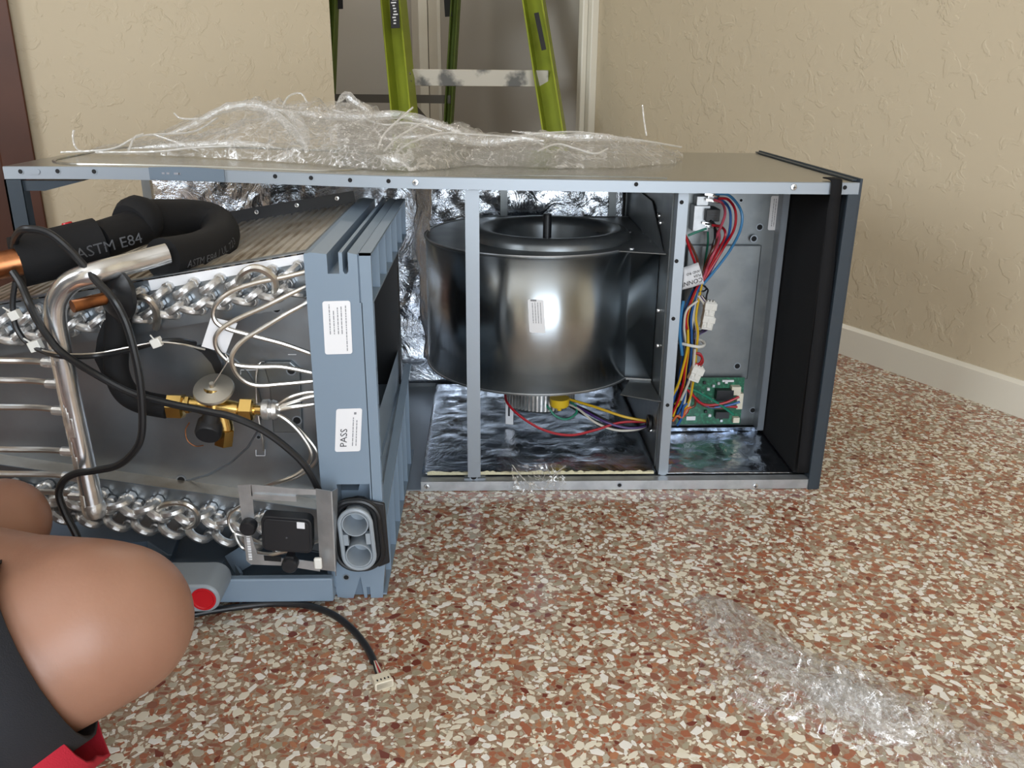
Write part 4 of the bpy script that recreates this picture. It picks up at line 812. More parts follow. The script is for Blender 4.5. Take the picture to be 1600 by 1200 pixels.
# drain connection: black gasket and grey twin port
dp = thing('drain_port', 'grey twin hole drain port in a black rubber gasket at foot of the upright pan', 'drain port', PY(560, 835, PF-.004))
a_, b_ = PY(557, 812, PF-.010), PY(563, 860, PF-.010); ax = unit(a_-b_); sx = ax.cross(V((0, 1, 0))); sx = sx if sx.x > 0 else -sx; cc = (a_+b_)/2
gc = PY(560, 833, PF-.003); G = rrect(gc, sx, ax, .070, .110, .030, 6); gsk = MB(); ring_prism(gsk, G, rrect(gc, sx, ax, .0435, .0915, .0212, 6), (0, -.007, 0))
gsk.prism([gc+sx*.020+ax*.05, gc+sx*.040+ax*.044, gc+sx*.038-ax*.046, gc+sx*.022-ax*.052], (0, -.005, 0))
gk = gsk.build('gasket', 'rubber', dp, bevel=.0015)
mb = MB(); mb.tube([p+V((0, -.0072, 0)) for p in rrect(gc, sx, ax, .062, .102, .027, 8)]+[rrect(gc, sx, ax, .062, .102, .027, 8)[0]+V((0, -.0072, 0))], .0035, 8); mb.build('gasket_lip', 'rubber', dp)
def pocket(c):
    mb = MB(); mb.lathe([(.0170, -.025), (.0178, .010), (.0174, .0125), (.0160, .0125), (.0152, .010), (.0125, -.024), (0, -.0245)], c, (0, -1, 0), 28); return mb.build('port_cup', 'port', dp)
pocket(a_+V((0, -.0015, 0))); pocket(b_+V((0, -.0015, 0)))
S = rrect(cc, sx, ax, .041, .041+(a_-b_).length, .0203, 8); mb = MB(); mb.tube([p+V((0, -.012, 0)) for p in S]+[S[0]+V((0, -.012, 0)), S[1]+V((0, -.012, 0))], .0030, 8); ring_prism(mb, [p+V((0, -.001, 0)) for p in S], [p+(cc-p)*.07+V((0, -.001, 0)) for p in S], (0, -.011, 0)); mb.obox(cc+V((0, -.008, 0))+sx*.0155, sx*.004, ax*.008, V((0, .004, 0))); mb.obox(cc+V((0, -.008, 0))-sx*.0155, sx*.004, ax*.008, V((0, .004, 0))); mb.build('port_frame', 'port', dp)
mb = MB(); mb.prism(rrect(cc+V((0, .026, 0)), sx, ax, .042, .090, .0205), (0, .001, 0)); mb.build('recess_shade_plate', 'plas_blk', dp, flat=True)  # dark plate added behind the cups as the shade of the recess

# ------------------------------------------------------------------ lower drain tray lying on the floor under the coil
tray = thing('drain_tray', 'dark blue grey plastic drain tray lying on the floor under the coil', 'drain tray', (-1.07, -.10, 0))
TX0, TX1, TY0 = -1.284, -.807, -.345
mb = MB(); mb.box(TX0, TX1, TY0+.01, .168, .006, .012); mb.build('tray_floor', 'pan_dk', tray, flat=True)
mb = MB(); p, q = PY(350, 905, TY0), PY(521, 934, TY0); mb.box(TX0, q.x, TY0, TY0+.012, .010, .046); mb.box(TX0, q.x, TY0+.012, TY0+.022, .010, .020); mb.build('front_rim', 'pan', tray, bevel=.002)
mb = MB(); mb.box(TX0, TX1, .156, .168, .01, .042); mb.build('back_rim', 'pan_dk', tray, flat=True)
mb = MB(); mb.prism([PZ(a, b, .040) for a, b in ((60, 800), (285, 822), (268, 868), (232, 846), (206, 848), (60, 836))], (0, 0, -.012)); mb.build('baffle_board', 'pan_dk', tray, flat=True, bevel=.001)
mb = MB(); mb.prism([PZ(268, 868, .046), PZ(262, 868, .046), PZ(230, 846, .046), PZ(232, 866, .02), PZ(262, 880, .02)], (0, .003, 0)); mb.build('gusset', 'pan', tray, flat=True)
mb = MB(); mb.bar(PZ(362, 882, .025), PZ(385, 868, .05), .006, .03); mb.bar(PZ(378, 905, .02), PZ(366, 884, .02), .004, .02); mb.build('rib', 'pan', tray, flat=True)
mb = MB(); mb.bar(PZ(250, 884, .02), PZ(350, 888, .02), .01, .02); mb.build('rib', 'pan_dk', tray, flat=True)
# drain plug block
YQ = TY0-.052; c = PY(318, 936, YQ); L_ = .104; hh = .040
c = V((c.x, YQ, max(c.z, .024))); mb = MB(); S = rrect(V((c.x-.032, YQ, c.z)), (1, 0, 0), (0, 0, 1), L_, hh, hh/2-.001, 8); mb.prism(S, (0, .058, 0)); pb = mb.build('drain_outlet_block', 'plug_gr', tray, bevel=.003)
mb = MB(); mb.lathe([(.0160, 0), (.0160, .0014), (.0135, .0016), (.0125, .0006), (.004, .0004), (0, .0004)], c, (0, -1, 0), 24); mb.build('red_plug', 'red_pl', pb)
mb = MB(); mb.lathe([(.0150, 0), (.0150, .0012), (.0, .0012)], c+V((-.048, .0, 0)), (0, -1, 0), 24); mb.build('open_outlet', 'black', pb)

# ------------------------------------------------------------------ leak sensor on its metal bracket
YS = -.362; ls = thing('leak_sensor', 'square black leak sensor held in a bent steel bracket at foot of the coil', 'sensor', PY(450, 830, YS))
SC_ = lambda L, y=YS: [PY(a, b, y) for a, b in L]
mb = MB(); mb.prism(SC_([(371, 758), (393, 757), (397, 806), (393, 838), (402, 866), (443, 873), (500, 879), (500, 893), (444, 884), (392, 882), (385, 876), (378, 812)]), (0, .0015, 0)); mb.prism(SC_([(392, 757), (456, 763), (495, 765), (495, 773), (462, 773), (464, 784), (393, 780)]), (0, .0015, 0)); mb.prism(SC_([(396, 772), (462, 776), (459, 780), (396, 776)], YS-.003), (0, .003, 0))
mb.build('bracket', 'galv', ls, flat=True)
mb = MB(); mb.prism([PY(493, 764, YS), PY(517, 768, YS-.008), PY(523, 893, YS-.008), PY(500, 890, YS)], (0, .0016, 0)); mb.prism([PY(517, 768, YS-.008), PY(526, 763, YS+.022), PY(524, 900, YS+.022), PY(523, 893, YS-.008)], (.0015, 0, 0)); mb.build('bracket_arm', 'galv', ls, flat=True)
mb = MB(); mb.prism(SC_([(412, 868), (440, 870), (439, 878), (413, 876)], YS-.0006), (0, .0004, 0)); mb.build('slot', 'black', ls, flat=True)
mb = MB(); mb.obox(PY(497, 880, YS-.012), V((.005, 0, 0)), V((0, .003, 0)), V((0, 0, .008))); mb.build('clip', 'white_pl', ls, bevel=.002)
x_ = unit(PY(487, 812, YS)-PY(408, 806, YS)); z_ = unit(PY(408, 806, YS)-PY(411, 862, YS)); c = PY(448, 836, YS-.006)
mb = MB(); mb.prism(rrect(c, x_, z_, .064, .050, .008), (0, .018, 0)); mb.prism(rrect(c+V((0, -.0005, 0)), x_, z_, .058, .044, .007), (0, -.0015, 0)); bx = mb.build('sensor_housing', 'plas_blk', ls, bevel=.0015)
mb = MB(); mb.lathe([(0, 0), (.0012, 0), (.0012, .0006), (0, .0006)], c+V((0, -.002, -.003)), (0, -1, 0), 8); mb.build('screw_boss', 'print_gr', bx)
mb = MB(); mb.prism(rrect(PY(470, 821, YS-.0082), x_, z_, .010, .009, .0005), (0, -.0004, 0)); mb.build('white_square', 'label', bx, flat=True)
for a, b, ex in ((389, 822, (400, 824)), (454, 880, (454, 866))):
    mb = MB(); mb.lathe([(0, .010), (.0085, .010), (.0105, .007), (.0105, -.004), (0, -.004)], PY(a, b, YS-.004), (0, -1, 0), 20); mb.bar(PY(a, b, YS-.003), PY(*ex, YS-.003), .010, .012, (0, 1, 0)); mb.build('mounting_knob', 'plas_blk', ls)
mb = MB()
for i in range(10): a, b = 387.5+i*.45, 838+i*4; mb.obox(PY(a, b, YS-.0004), V((.0022, 0, 0)), V((0, .0001, 0)), V((0, 0, .0009+.0004*(i % 3))))
mb.build('stamped_print', 'label', ls, flat=True)
wire(ls, [PY(*p) for p in ((384, 786, YS+.03), (362, 800, YS+.03), (357, 815, YS+.03), (366, 832, YS+.03), (384, 838, YS+.03), (410, 850, YS+.025))], .0022, 'alu_tube', 'sense_tube')
wire(ls, [PY(*p) for p in ((366, 830, YS+.03), (372, 846, YS+.03), (384, 858, YS+.03), (420, 866, YS+.02), (450, 860, YS+.02), (500, 845, YS+.02))], .0026, 'alu_tube', 'sense_tube')

# ------------------------------------------------------------------ loose cables
def cable(name, label, L, r, n=10): P = smooth_path([PY(*p) for p in L], 7); mb = MB(); mb.tube(P, r, n); o = mb.build(name, 'rubber', None); tag(o, label, 'cable'); return o
YC = -.378
cable('cable', 'black cable looping in front of the header pipe down to the knee', [(22, 385, -.30), (26, 368, -.33), (40, 358, -.345), (75, 364, -.345), (112, 394, -.345), (150, 438, -.36), (176, 466, YC), (194, 498, YC), (206, 535, YC), (217, 585, YC), (222, 635, YC), (221, 680, YC), (209, 706, YC), (184, 727, YC), (150, 735, YC), (118, 740, YC), (99, 752, YC), (92, 772, YC), (101, 800, YC), (120, 838, YC), (128, 870, YC)], .0046)
cable('cable', 'long black cable crossing the coil from upper left down behind the sensor', [(20, 425, -.34), (34, 447, -.35), (46, 475, -.366), (60, 503, -.372), (76, 527, -.379), (98, 552, -.380), (150, 585, -.360), (205, 614, -.355), (262, 630, -.358), (325, 643, -.368), (368, 653, -.37), (415, 675, -.362), (458, 708, -.352), (482, 735, -.345), (497, 764, -.335), (502, 780, -.325)], .0046)
cz = thing('tied_cable', 'thin sensor lead with white zip ties running across the coil plate', 'cable', PY(150, 555, -.345))
YT = -.345
mb = MB(); mb.tube(smooth_path([PY(*p) for p in ((24, 440, YT), (20, 470, YT), (22, 500, YT), (30, 520, YT), (45, 537, YT), (70, 550, YT-.01), (100, 557, YT-.024), (150, 556, YT), (200, 547, YT), (242, 536, YT), (275, 532, YT+.01), (305, 537, YT+.03))], 7), .0034, 8); mb.build('sheath', 'rubber', cz)
mb = MB(); mb.tube(smooth_path([PY(*p) for p in ((60, 546, YT-.006), (100, 553, YT-.029), (150, 552, YT-.005), (200, 543, YT-.005), (245, 535, YT-.005), (285, 538, YT), (320, 546, YT+.02))], 7), .0012, 6); mb.build('bare_wire', 'alu_tube', cz)
for a, b, s in ((24, 492, 1), (56, 540, 1.2), (245, 535, 1)):
    mb = MB(); c = PY(a, b, YT-.002); mb.obox(c, V((.0055*s, 0, .002)), V((0, .005, 0)), V((-.002, 0, .005*s))); mb.bar(c, c+V((-.012 if a < 100 else -.006, -.002, .010)), .003, .0015); mb.build('zip_tie', 'white_pl', cz, bevel=.001)
sc_ = thing('sensor_cable', 'black cable on the floor ending in a small cream four pin plug', 'cable', PZ(560, 1000, 0))
mb = MB(); mb.tube(smooth_path([PZ(a, b, .0052) for a, b in ((215, 985), (258, 970), (296, 961), (340, 953), (400, 945), (440, 943), (480, 946), (520, 960), (550, 983), (570, 1007), (580, 1024), (584, 1034))], 7), .0046, 12); mb.build('sheath', 'rubber', sc_)
for k, c_ in enumerate(('w_black', 'w_white', 'w_red', 'w_white')): wire(sc_, [PZ(582+k*.8, 1028, .005), PZ(584+k*2.0, 1038, .006), PZ(587+k*3.2, 1050, .006), PZ(590+k*3.6, 1056, .006)], .0012, c_)
c = PZ(597, 1064, .006); x_ = unit(PZ(610, 1054, 0)-PZ(584, 1062, 0)); y_ = V((-x_.y, x_.x, 0)); mb = MB(); mb.obox(c, x_*.0105, y_*.009, V((0, 0, .0055))); mb.obox(c-y_*.006, x_*.0115, y_*.003, V((0, 0, .0048))); cn = mb.build('connector', 'connector', sc_, flat=True, bevel=.001)
mb = MB()
for k in range(4): mb.obox(c+x_*(k-1.5)*.0045-y_*.0035+V((0, 0, .0056)), x_*.0008, y_*.0015, V((0, 0, .0002)))
mb.build('contact_slots', 'black', cn, flat=True)

# ------------------------------------------------------------------ crumpled clear plastic film
def film_thing(name, label, loc): o = thing(name, label, 'plastic film', loc); return o
def ridge(p): return 1-abs(mnoise.noise(p))*2
tf = film_thing('plastic_film', 'big crumpled sheet of clear plastic film heaped along top of the cabinet', (-.75, .27, .55))
HPR = [(-1.30, .0), (-1.25, .010), (-1.18, .022), (-1.12, .050), (-1.06, .085), (-1.00, .098), (-.95, .102), (-.915, .092), (-.88, .100), (-.838, .108), (-.80, .098), (-.76, .076), (-.70, .074), (-.64, .060), (-.58, .042), (-.52, .044), (-.479, .050), (-.42, .044), (-.36, .044), (-.30, .040), (-.25, .024), (-.195, .0)]
YLO = [(-1.30, .19), (-1.15, .17), (-1.0, .15), (-.85, .11), (-.76, .06), (-.70, .065), (-.62, .16), (-.48, .15), (-.35, .17), (-.25, .26), (-.195, .36)]
YHI = [(-1.30, .24), (-1.15, .36), (-1.0, .46), (-.7, .50), (-.4, .49), (-.25, .46), (-.195, .40)]
def film_layer(nu, nv, seed, hs, x0, x1, crk=.007):
    mb = MB()
    def f(u, v):
        x = x0+(x1-x0)*u; ya, yb = interp(YLO, x), interp(YHI, x); sh = V((seed, seed*.7, 0))
        y = ya+(yb-ya)*v+.02*mnoise.noise(V((x*14, v*2, seed)))
        e = math.sin(math.pi*min(1, max(0, v)))**.55
        q = V((x*7, y*7, 0))+sh
        n1 = ridge(q+V((mnoise.noise(q*2), mnoise.noise(q*2+V((5, 5, 5))), 0))*.5); n2 = ridge(q*3.1+V((3, 1, seed)))
        h = interp(HPR, x)*hs*e*(.62+.30*n1)+crk*n2*e+.004*mnoise.noise(q*9)
        return V((x+.018*mnoise.noise(q*1.7+V((9, 0, 0))), y, zt(x)+.0015+max(0, h)))
    mb.grid(f, nu, nv); return mb.build('film_layer', 'film', tf, angle=32)
film_layer(210, 60, 1.3, 1.05, -1.29, -.20); film_layer(170, 46, 5.1, .72, -1.20, -.24); film_layer(130, 40, 8.7, .92, -1.02, -.62, .016); film_layer(120, 40, 12.4, .85, -.62, -.26, .012)
def strands(par, L, r, nm='film_fold'):
    for P in L: mb = MB(); mb.tube(smooth_path(P, 6), r, 5); mb.build(nm, 'film_fold', par)
FB = .14; T_ = lambda L: [PY(a, b, y) for a, b, y in L]
strands(tf, [T_([(115, 203, .2), (114, 215, .2), (117, 228, .2), (124, 235, .19), (140, 237, .18)]), T_([(95, 238, .16), (140, 236, .16), (180, 231, .16), (222, 212, .18), (300, 206, .22), (340, 184, .24)]), T_([(272, 177, .25), (284, 185, .24), (320, 184, .23), (355, 168, .24), (400, 164, .25), (432, 175, .24), (460, 200, .2), (482, 236, .16)]),
           T_([(200, 238, .15), (210, 215, .17), (224, 209, .18)]), T_([(150, 238, .14), (240, 237, .13), (300, 231, .14), (360, 228, .15)]), T_([(240, 210, .18), (280, 224, .17), (310, 236, .15)]), T_([(1004, 164, .3), (1006, 185, .3), (1010, 212, .3)]), T_([(440, 168, .25), (452, 150, .27), (470, 146, .28), (480, 160, .27)]),
           T_([(520, 172, .24), (560, 182, .23), (600, 195, .2), (640, 192, .2), (690, 205, .18)]), T_([(590, 232, .1), (600, 210, .14), (620, 190, .17), (645, 168, .22)]), T_([(600, 236, .1), (625, 212, .14), (665, 190, .18)]), T_([(620, 238, .1), (640, 224, .12), (690, 208, .16), (740, 210, .18), (800, 214, .2), (850, 220, .2)]), T_([(760, 222, .2), (830, 210, .22), (900, 206, .24), (960, 214, .24), (1020, 222, .26), (1065, 230, .3)]), T_([(840, 236, .15), (870, 225, .18), (900, 232, .18), (930, 240, .17), (950, 232, .2)])], .0017)
def band(par, L, rs):                                               # wide bunched fold of film, thick in the middle
    P = smooth_path(L, 8); n = len(P)-1; mb = MB(); mb.tube(P, [max(.0012, rs*math.sin(math.pi*i/n)**.7*(1+.35*mnoise.noise(V((i*.5, rs*900, 0))))) for i in range(n+1)], 7); mb.build('film_fold', 'film_band', par)
for L, rs in (([(255, 212, .2), (300, 196, .22), (350, 170, .24), (400, 165, .25), (432, 180, .24), (460, 210, .2), (480, 238, .16)], .0085), ([(440, 172, .25), (462, 185, .22), (475, 215, .18), (478, 236, .16)], .011), ([(410, 168, .25), (480, 178, .24), (560, 183, .23), (630, 180, .22), (700, 200, .2), (740, 216, .19)], .0075), ([(590, 244, .08), (612, 250, .07), (638, 248, .08), (640, 232, .1)], .010), ([(600, 216, .14), (680, 214, .16), (760, 222, .19), (820, 216, .2), (850, 226, .19)], .007), ([(800, 205, .24), (880, 214, .22), (940, 214, .22), (1000, 222, .25)], .007), ([(200, 232, .16), (300, 226, .16), (380, 224, .16), (440, 232, .15)], .006), ([(525, 165, .25), (540, 148, .27), (556, 160, .26), (580, 176, .24)], .007)):
    band(tf, T_(L), rs)
ff = film_thing('plastic_film', 'long crumpled strip of clear plastic film lying on the terrazzo floor', tuple(PZ(1300, 1080, 0)))
FA = [(1085, 935), (1130, 965), (1190, 1020), (1250, 1062), (1320, 1100), (1400, 1140), (1480, 1170), (1560, 1210), (1640, 1290)]
FWD = [.020, .042, .055, .060, .062, .064, .070, .082, .09]
def floor_film(seed, hs, off, wsc, nu=150, nv=40):
    P = smooth_path([PZ(a, b, 0) for a, b in FA], 12); mb = MB(); n = len(P)-1
    def f(u, v):
        i = min(n-1, int(u*n)); p = P[i].lerp(P[i+1], u*n-i); t = unit(P[i+1]-P[i]); s = V((-t.y, t.x, 0)); w = interp([(k/8, x) for k, x in enumerate(FWD)], u)*wsc
        d = (v-.5)*2*w*(1+.35*mnoise.noise(V((u*9, seed, v*.8))))+off; c = p+s*d; q = V((u*9, v*4.2, seed)); e = math.sin(math.pi*v)**.6*min(1, u*9)
        h = e*hs*(.45+.55*ridge(q+V((mnoise.noise(q*2), 0, 0))*.5))*(.55+.75*math.exp(-((u-.55)/.2)**2))+.008*e*ridge(q*V((2.5, 3, 1)) if False else q*2.7)+.003*e*mnoise.noise(q*8)
        return V((c.x, c.y, .0012+max(0, h)))
    mb.grid(f, nu, nv); mb.build('film_layer', 'film', ff, angle=22)
floor_film(2.2, .030, 0, 1.0); floor_film(6.6, .022, -.012, .75); floor_film(9.1, .020, .01, .6)
def side_film():
    P = smooth_path([PZ(a, b, 0) for a, b in ((1090, 1052), (1130, 1062), (1158, 1085), (1190, 1110), (1260, 1118), (1330, 1130))], 10); n = len(P)-1; mb = MB()
    def f(u, v):
        i = min(n-1, int(u*n)); p = P[i].lerp(P[i+1], u*n-i); t = unit(P[i+1]-P[i]); s = V((-t.y, t.x, 0)); q = V((u*8, v*3, 4)); e = math.sin(math.pi*v)**.6*min(1, u*6)
        c = p+s*((v-.5)*.05*(1+.4*mnoise.noise(V((u*7, 1, v))))); return V((c.x, c.y, .0012+max(0, e*(.010*ridge(q)+.006*ridge(q*2.9)))))
    mb.grid(f, 80, 20); mb.build('film_layer', 'film', ff, angle=22)
side_film()
def patch(c, w, h, seed, hs):                                       # extra bunch of whiter film, the strip's bright glint put into its colour
    t = unit(PZ(1400, 1140, 0)-PZ(1300, 1090, 0)); s_ = V((-t.y, t.x, 0)); c = PZ(*c, 0); mb = MB()
    def f(u, v):
        q = V((u*6, v*5, seed)); e = (math.sin(math.pi*u)*math.sin(math.pi*v))**.5; p = c+t*((u-.5)*w)+s_*((v-.5)*h*(1+.3*mnoise.noise(V((u*5, seed, 0)))))
        return V((p.x, p.y, .0015+max(0, e*hs*(.5+.35*ridge(q)+.25*ridge(q*2.6)+.1*mnoise.noise(q*6)))))
    mb.grid(f, 60, 40); mb.build('film_layer', 'film_band', ff, angle=25)
patch((1350, 1112), .11, .055, 3, .022); patch((1330, 1105), .09, .05, 8, .030); patch((1240, 1062), .12, .03, 5, .014); patch((1176, 1098), .05, .02, 6, .010)
fs_ = film_thing('plastic_film', 'small torn scrap of clear film caught on the lower front flange of the cabinet', tuple(PY(838, 750, -.004)))
mb = MB()
def f(u, v):
    p = PY(800+84*u, 724+46*v, -.006); q = V((u*5, v*4, 2)); w = 1+.3*mnoise.noise(q)
    return p+V((.004*mnoise.noise(q*2), -.006*abs(ridge(q*.8))-.003*ridge(q*2.3), (.006*mnoise.noise(V((u*7, 0, 1))) if v < .3 else .004*mnoise.noise(V((u*9, 3, 1))))))
mb.grid(f, 40, 24); mb.build('film_layer', 'film', fs_, angle=22)
strands(fs_, [[PY(a, b, -.012) for a, b in ((800, 726), (815, 745), (836, 765))], [PY(a, b, -.012) for a, b in ((884, 728), (866, 742), (850, 766))]], .0009)

# ------------------------------------------------------------------ step ladder in the hall opening
lad = thing('step_ladder', 'green fibreglass step ladder with worn grey step standing in the hallway opening', 'ladder', (-.7, 2.1, 0))
TOPZ = 1.78
def rail(nm, p, q, w, d, m_, tw):                                   # p,q two points of the rail; extended to floor and top
    t = (q-p)/(q.z-p.z); a, b = p+t*(-p.z), p+t*(TOPZ-p.z); ax = unit(b-a); x = unit(tw-ax*tw.dot(ax)); y = ax.cross(x); th = .006
    mb = MB(); mb.obox((a+b)/2, (b-a)/2, x*w/2, y*th/2); mb.obox((a+b)/2+x*(w/2-th/2)-y*d/2, (b-a)/2, x*th/2, y*d/2); mb.obox((a+b)/2-x*(w/2-th/2)-y*d/2, (b-a)/2, x*th/2, y*d/2)
    o = mb.build(nm, m_, lad, flat=True, bevel=.0015)
    mb = MB(); mb.bar(a+ax*.001, a+ax*.06, w*1.15, d*1.1, tuple(x)); mb.build('rubber_foot', 'rubber', o, flat=True); return o, a, b, x, y
# front pair leans towards the room
fl = rail('front_rail', PD(636, 165, 2.95), PD(620, 0, 3.06), .072, .075, 'ladder', V((1, -.35, 0)))
fr = rail('front_rail', PD(866, 190, 2.95), PD(836, 0, 3.06), .072, .075, 'ladder', V((1, -.35, 0)))
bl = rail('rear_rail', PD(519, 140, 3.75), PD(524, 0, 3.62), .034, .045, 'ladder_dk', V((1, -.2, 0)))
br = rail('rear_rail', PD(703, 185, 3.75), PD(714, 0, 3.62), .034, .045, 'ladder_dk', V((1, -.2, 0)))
def at_z(r, z): a, b = r[1], r[2]; return a+(b-a)*(z/TOPZ)
zz = PD(750, 122, 2.97).z; n_ = unit(V((.3, -1, 0)))
for k in range(-2, 4):
    z = zz+k*.305
    if z < .04 or z > TOPZ-.1: continue
    a, b = at_z(fl, z), at_z(fr, z); mb = MB(); a = a.lerp(b, .035); c, h = (a+b)/2, (b-a)/2
    bk = V((.2, .95, .0)); bk = unit(bk)*.04
    mb.obox(c+n_*.008, h, n_*.002, V((0, 0, .027))); mb.obox(c+bk+V((0, 0, .026)), h, bk*1.0, V((0, 0, .0016))); mb.obox(c+bk*1.95+V((0, 0, .012)), h, n_*.002, V((0, 0, .014))); st = mb.build('step', 'step', lad, flat=True, bevel=.0015)
for pxl in ((640, 115), (641, 127), (866, 119), (868, 130)):
    mb = MB(); p = PD(*pxl, 2.92); mb.lathe([(.0, 0), (.005, 0), (.004, .003), (0, .004)], p, -FW, 10); mb.build('rivet', 'brace', lad)
for z in (.28, .58, 1.0): a, b = at_z(bl, z), at_z(br, z); mb = MB(); mb.bar(a, b, .03, .034, (0, 0, 1)); mb.build('rear_brace', 'brace', lad, flat=True)
a, b = at_z(bl, .58).lerp(at_z(br, .58), .62), at_z(br, .38); mb = MB(); mb.bar(a, b, .02, .03); mb.build('diagonal_brace', 'brace', lad, flat=True)
for a, b in ((fl, bl), (fr, br)): mb = MB(); mb.bar(at_z(a, 1.25), at_z(b, 1.15), .02, .006); mb.build('spreader', 'brace', lad, flat=True)
mb = MB(); c4 = [fl[2], fr[2], br[2], bl[2]]; c = sum(c4, V((0, 0, 0)))/4; mb.hexa([p+(p-c)*.1-V((0, 0, .03)) for p in c4]+[p+(p-c)*.1+V((0, 0, .03)) for p in c4]); mb.build('top_cap', 'ladder', lad, flat=True, bevel=.006)
def rail_tag(r, px_t, px_b, dep, w, words, nm='rail_label'):
    p, q = PD(*px_t, dep), PD(*px_b, dep); ax = unit(p-q); x = unit(RT-ax*RT.dot(ax)); n = x.cross(ax); c = (p+q)/2; n = n if n.dot(CAM-c) > 0 else -n
    mb = MB(); mb.obox(c, (p-q)/2, x*w/2, n*.0008); o = mb.build(nm, 'plas_blk', lad, flat=True)
    if words:
        mb = MB(); rs = random.Random(4)
        for k in range(9): mb.obox(q+ax*(.016+k*.010)+x*w*rs.uniform(-.1, .1)+n*.0012, ax*.0022, x*w*rs.uniform(.12, .3), n*.0002)
        mb.build('printing', 'label', o, flat=True)
rail_tag(fl, (614, -30), (618, 44), 2.905, .030, True); rail_tag(fr, (838, 20), (850, 78), 2.90, .016, '')
rail_tag(bl, (531, -20), (532, 14), 3.60, .022, ''); rail_tag(br, (698, -20), (701, 26), 3.60, .03, '')

# ------------------------------------------------------------------ kneeling person (only the bent knees reach into the picture)
per = thing('person', 'kneeling person in black shorts with red lining, bare bent knee nearest the viewer', 'person', (-1.42, -.95, 0))
knR = PD(138, 978, .72); knL = PD(4, 817, 1.02); DK = unit(V((-.80, -.42, -.30)))
def grow(joints, edges, root, nm, m_, vox=.0065):                   # tapered limbs fused into one continuous skin
    mb = MB()
    for a, b in edges:
        (p, ra), (q, rb_) = joints[a], joints[b]; p, q = V(p), V(q); L = (q-p).length; fl = isinstance(ra, tuple)
        ra = min(ra) if isinstance(ra, tuple) else ra; rb_ = max(rb_)*.8 if isinstance(rb_, tuple) else rb_
        pr = [(ra*math.sin(t), -ra*math.cos(t)) for t in [math.pi*i/12 for i in range(0, 6)]]+[(ra+(rb_-ra)*i/4, L*i/4) for i in range(5)]+[(rb_*math.cos(t), L+rb_*math.sin(t)) for t in [math.pi*i/12 for i in range(1, 7)]]
        mb.lathe(pr, p, q-p, 20)
    o = mb.build(nm, m_, per)
    md = o.modifiers.new('r', 'REMESH'); md.mode = 'VOXEL'; md.voxel_size = vox; md.use_smooth_shade = True
    sm = o.modifiers.new('s', 'SMOOTH'); sm.factor = .5; sm.iterations = 14
    dg = bpy.context.evaluated_depsgraph_get(); dg.update(); n_ = bpy.data.meshes.new_from_object(o.evaluated_get(dg)); o.modifiers.clear(); o.data = n_
    n_.polygons.foreach_set('use_smooth', [True]*len(n_.polygons)); return o
PEL = V((-1.40, -.98, .17)); hR = V((-1.24, -1.04, .16)); hL = V((-1.42, -.84, .17))
hR = knR+DK*.43
hL = knL+unit(V((-.62, -.72, -.10)))*.43; hL.z = max(.15, hL.z)
PEL = (hR+hL)/2+V((-.06, -.03, .03))
anR = knR+unit(V((-.84, .52, -.14)))*.41; anR.z = max(.06, anR.z)
anL = knL+unit(V((-.90, .10, -.5)))*.42; anL.z = max(.06, anL.z)
ch = PEL+V((-.02, .05, .46)); nk = ch+V((.03, .04, .12)); hd = nk+V((.04, .03, .10))
sR, sL = ch+V((.05, -.18, .02)), ch+V((-.05, .18, .02))
J = dict(pel=(PEL, .135), bel=(PEL+V((0, .02, .22)), .130), ch=(ch, (.14, .13)), nk=(nk, .055), hd1=(hd, .085), hd2=(hd+V((.015, .012, .055)), .078),
         sR=(sR, .065), eR=(sR+V((.0, -.04, -.28)), .042), wR=(sR+V((.10, -.02, -.48)), .03), pR=(sR+V((.14, .0, -.52)), (.036, .02)), sL=(sL, .065), eL=(sL+V((-.02, .05, -.28)), .042), wL=(sL+V((.06, .02, -.48)), .03), pL=(sL+V((.09, .0, -.53)), (.036, .02)),
         hR=(hR, .095), tR=(hR.lerp(knR, .5), .080), uR=(hR.lerp(knR, .80), .072), kR=(knR, .0735), kT=(knR-DK*.012+V((.006, 0, -.004)), .068), cR0=(knR.lerp(anR, .25), .064), cR=(knR.lerp(anR, .5), .062), aR=(anR, .036), fR=(anR+V((-.05, .03, -.05)), .038), oR=(anR+V((.0, -.02, anR.z*-1+.03)), .028),
         hL=(hL, .10), tL=(hL.lerp(knL, .5), .085), kL=(knL, .054), cL=(knL.lerp(anL, .4), .054), aL=(anL, .036), fL=(anL+V((-.06, 0, -.02)), .035), oL=(anL+V((-.13, 0, -.03)), .03))
for side, w_, dr_ in (('R', J['pR'][0], unit(V((.8, .5, -.15)))), ('L', J['pL'][0], unit(V((.9, .3, -.2))))):
    sx_ = dr_.cross(V((0, 0, 1))).normalized()
    for i, (off, ln) in enumerate(((-.028, .065), (-.010, .078), (.010, .074), (.028, .058))): J['f%s%da' % (side, i)] = (w_+dr_*.035+sx_*off, .009); J['f%s%db' % (side, i)] = (w_+dr_*(.035+ln*.6)+sx_*off*1.1+V((0, 0, -.006)), .008); J['f%s%dc' % (side, i)] = (w_+dr_*(.03+ln)+sx_*off*1.1+V((0, 0, -.03)), .0065)
    J['th%sa' % side] = (w_-dr_*.02-sx_*.034, .011); J['th%sb' % side] = (w_+dr_*.02-sx_*.055+V((0, 0, -.01)), .009)
